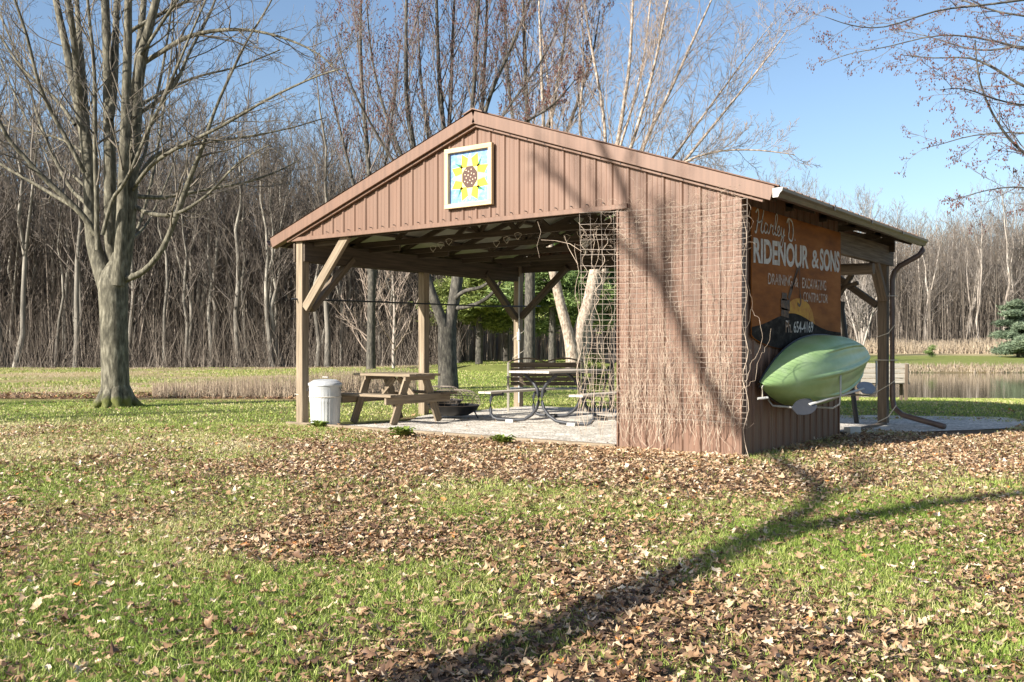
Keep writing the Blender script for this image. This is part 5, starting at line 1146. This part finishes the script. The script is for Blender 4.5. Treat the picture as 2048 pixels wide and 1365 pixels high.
def sel(X, Z, f, lo=0.):
    wx = CAM[0]+Z*fx+X*rx; wy = CAM[1]+Z*fy+X*ry; k = (nr.rand(len(X)) < f(wx, wy)) & keepout(wx, wy); return X[k], Z[k]
dens = lambda x, y: .26+.74*leafy(x, y)**1.2
def damp(X, Z): return np.clip(nr.beta(1.25, 1.3, len(X))*.93-.10*ga(Z, 3.8, .7)*ga(X, 0, 1.2)+.07*ss((Z-7)/4), 0, .93)
X, Z = sel(*scatter(36000, 2.6, 7.0), dens); leaves('fallen_leaves', X, Z, nr.uniform(.016, .046, len(X))*np.where(nr.rand(len(X)) < .07, 1.45, 1), 14, 'curled brown maple leaves lying on the near lawn', tintf=damp(X, Z))
X, Z = sel(*scatter(95000, 7.0, 14.5, .62), dens); leaves('fallen_leaves', X, Z, nr.uniform(.020, .050, len(X)), 7, 'carpet of fallen leaves in front of the shelter', tintf=damp(X, Z))
X, Z = sel(*scatter(9000, 13.5, 21, .62), lambda x, y: .10+.6*leafy(x, y)); leaves('fallen_leaves', X, Z, nr.uniform(.035, .06, len(X)), 7, 'scattered leaves on the lawn beyond')
# drift of leaves against the brown wall
n = 2300; wx = -nr.rand(n)*1.75+.15; wy = -.10-np.abs(nr.normal(0, .22, n)); X, Z = XZ(wx, wy); leaves('leaf_drift', X, Z, nr.uniform(.03, .055, n), 7, 'drift of leaves against the foot of the brown wall', lift=.0, tintf=U(.3, .93, n))
X, Z = field(5200, -.6, -.17, 22.2, 25.4); n = len(X); leaves('ditch_leaves', X, Z, U(.05, .09, n), 7, 'reddish leaves filling the shallow ditch beyond the lawn', tintf=U(.0, .6, n))
def grass(name, X, Z, h, w_, tint, label, blades=4, sp=.02):
    X = np.repeat(X, blades); Z = np.repeat(Z, blades); h = np.repeat(h, blades)*U(.5, 1.2, len(X)); tint = np.repeat(tint, blades)+nr.normal(0, .17, len(X)); n = len(X)
    wx = CAM[0]+Z*fx+X*rx+nr.normal(0, sp, n); wy = CAM[1]+Z*fy+X*ry+nr.normal(0, sp, n); zb = terrain(wx, wy)-.004
    a = U(0, 2*math.pi, n); ln = U(.15, 1.1, n)*h; dx = np.cos(a); dy = np.sin(a); w2 = np.repeat(w_, blades)*U(.7, 1.3, n)
    ph = U(0, 2*math.pi, n); px_ = np.cos(ph)*w2; py_ = np.sin(ph)*w2
    V = np.zeros((n, 5, 3)); 
    for i, (t, wf) in enumerate(((0, 1), (.55, .8))):
        cx = wx+dx*ln*t*t; cy = wy+dy*ln*t*t; cz = zb+h*t
        V[:, 2*i] = np.stack([cx-px_*wf, cy-py_*wf, cz], 1); V[:, 2*i+1] = np.stack([cx+px_*wf, cy+py_*wf, cz], 1)
    V[:, 4] = np.stack([wx+dx*ln, wy+dy*ln, zb+h*.92], 1)
    Fa = (np.array([[0, 1, 3], [0, 3, 2], [2, 3, 4]])[None]+np.arange(n)[:, None, None]*5).reshape(-1, 3)
    o = np_mesh(name, V.reshape(-1, 3), Fa, M['grass'], tint=np.repeat(np.clip(tint, 0, 1), 5)); return tag(o, label, kind='stuff')
gd = lambda x, y: (.10+.90*(1-leafy(x, y))**1.2)
def gt_(X, Z): 
    wx = CAM[0]+Z*fx+X*rx; wy = CAM[1]+Z*fy+X*ry; return .20+.66*fbm(wx*.8+40, wy*.8, 3)+.22*ss((Z-6)/6)
X, Z = sel(*scatter(80000, 2.6, 8.0), gd); n = len(X); grass('lawn_grass', X, Z, U(.02, .052, n), U(.0015, .0025, n), gt_(X, Z), 'short green grass on the near lawn')
X, Z = sel(*scatter(70000, 8.0, 15.0, .62), gd); n = len(X); grass('lawn_grass', X, Z, U(.03, .055, n), U(.0028, .0042, n), gt_(X, Z), 'short grass between the leaves before the shelter', 3)
X, Z = sel(*scatter(70000, 14.5, 30.0, .62), lambda x, y: .9*(terrain(x, y) > -.4)); k_ = ~((Z > 21.5) & (X/Z < -.085)); X, Z = X[k_], Z[k_]; n = len(X); grass('lawn_grass', X, Z, U(.03, .055, n), U(.006, .010, n), gt_(X, Z)*.8, 'mown lawn beside and behind the shelter', 2, .05)

X, Z = field(52000, -.085, .56, 29, 64, .8); wx = CAM[0]+Z*fx+X*rx; wy = CAM[1]+Z*fy+X*ry; k_ = terrain(wx, wy) > -.38; X, Z = X[k_], Z[k_]; n = len(X); grass('lawn_grass', X, Z, U(.03, .06, n), U(.010, .018, n), gt_(X, Z)*.75, 'mown lawn stretching to the pines and the pond', 2, .08)
X, Z = field(30000, -.6, -.085, 22.5, 49, .8); k_ = nr.rand(len(X)) < ss((.62-fbm(X*.3+7, Z*.3, 4))*6); X, Z = X[k_], Z[k_]; n = len(X); grass('meadow_green_grass', X, Z, U(.04, .10, n), U(.007, .013, n), .15+.75*nr.rand(n), 'greener grass mixed through the left meadow', 2, .08)
n = 130; wx = U(-6.6, -.2, n); wy = U(.1, 5.5, n)*nr.rand(n); X, Z = XZ(wx, wy); leaves('blown_leaves', X, Z, nr.uniform(.02, .045, n), 7, 'few leaves blown onto the gravel floor', lift=.012)
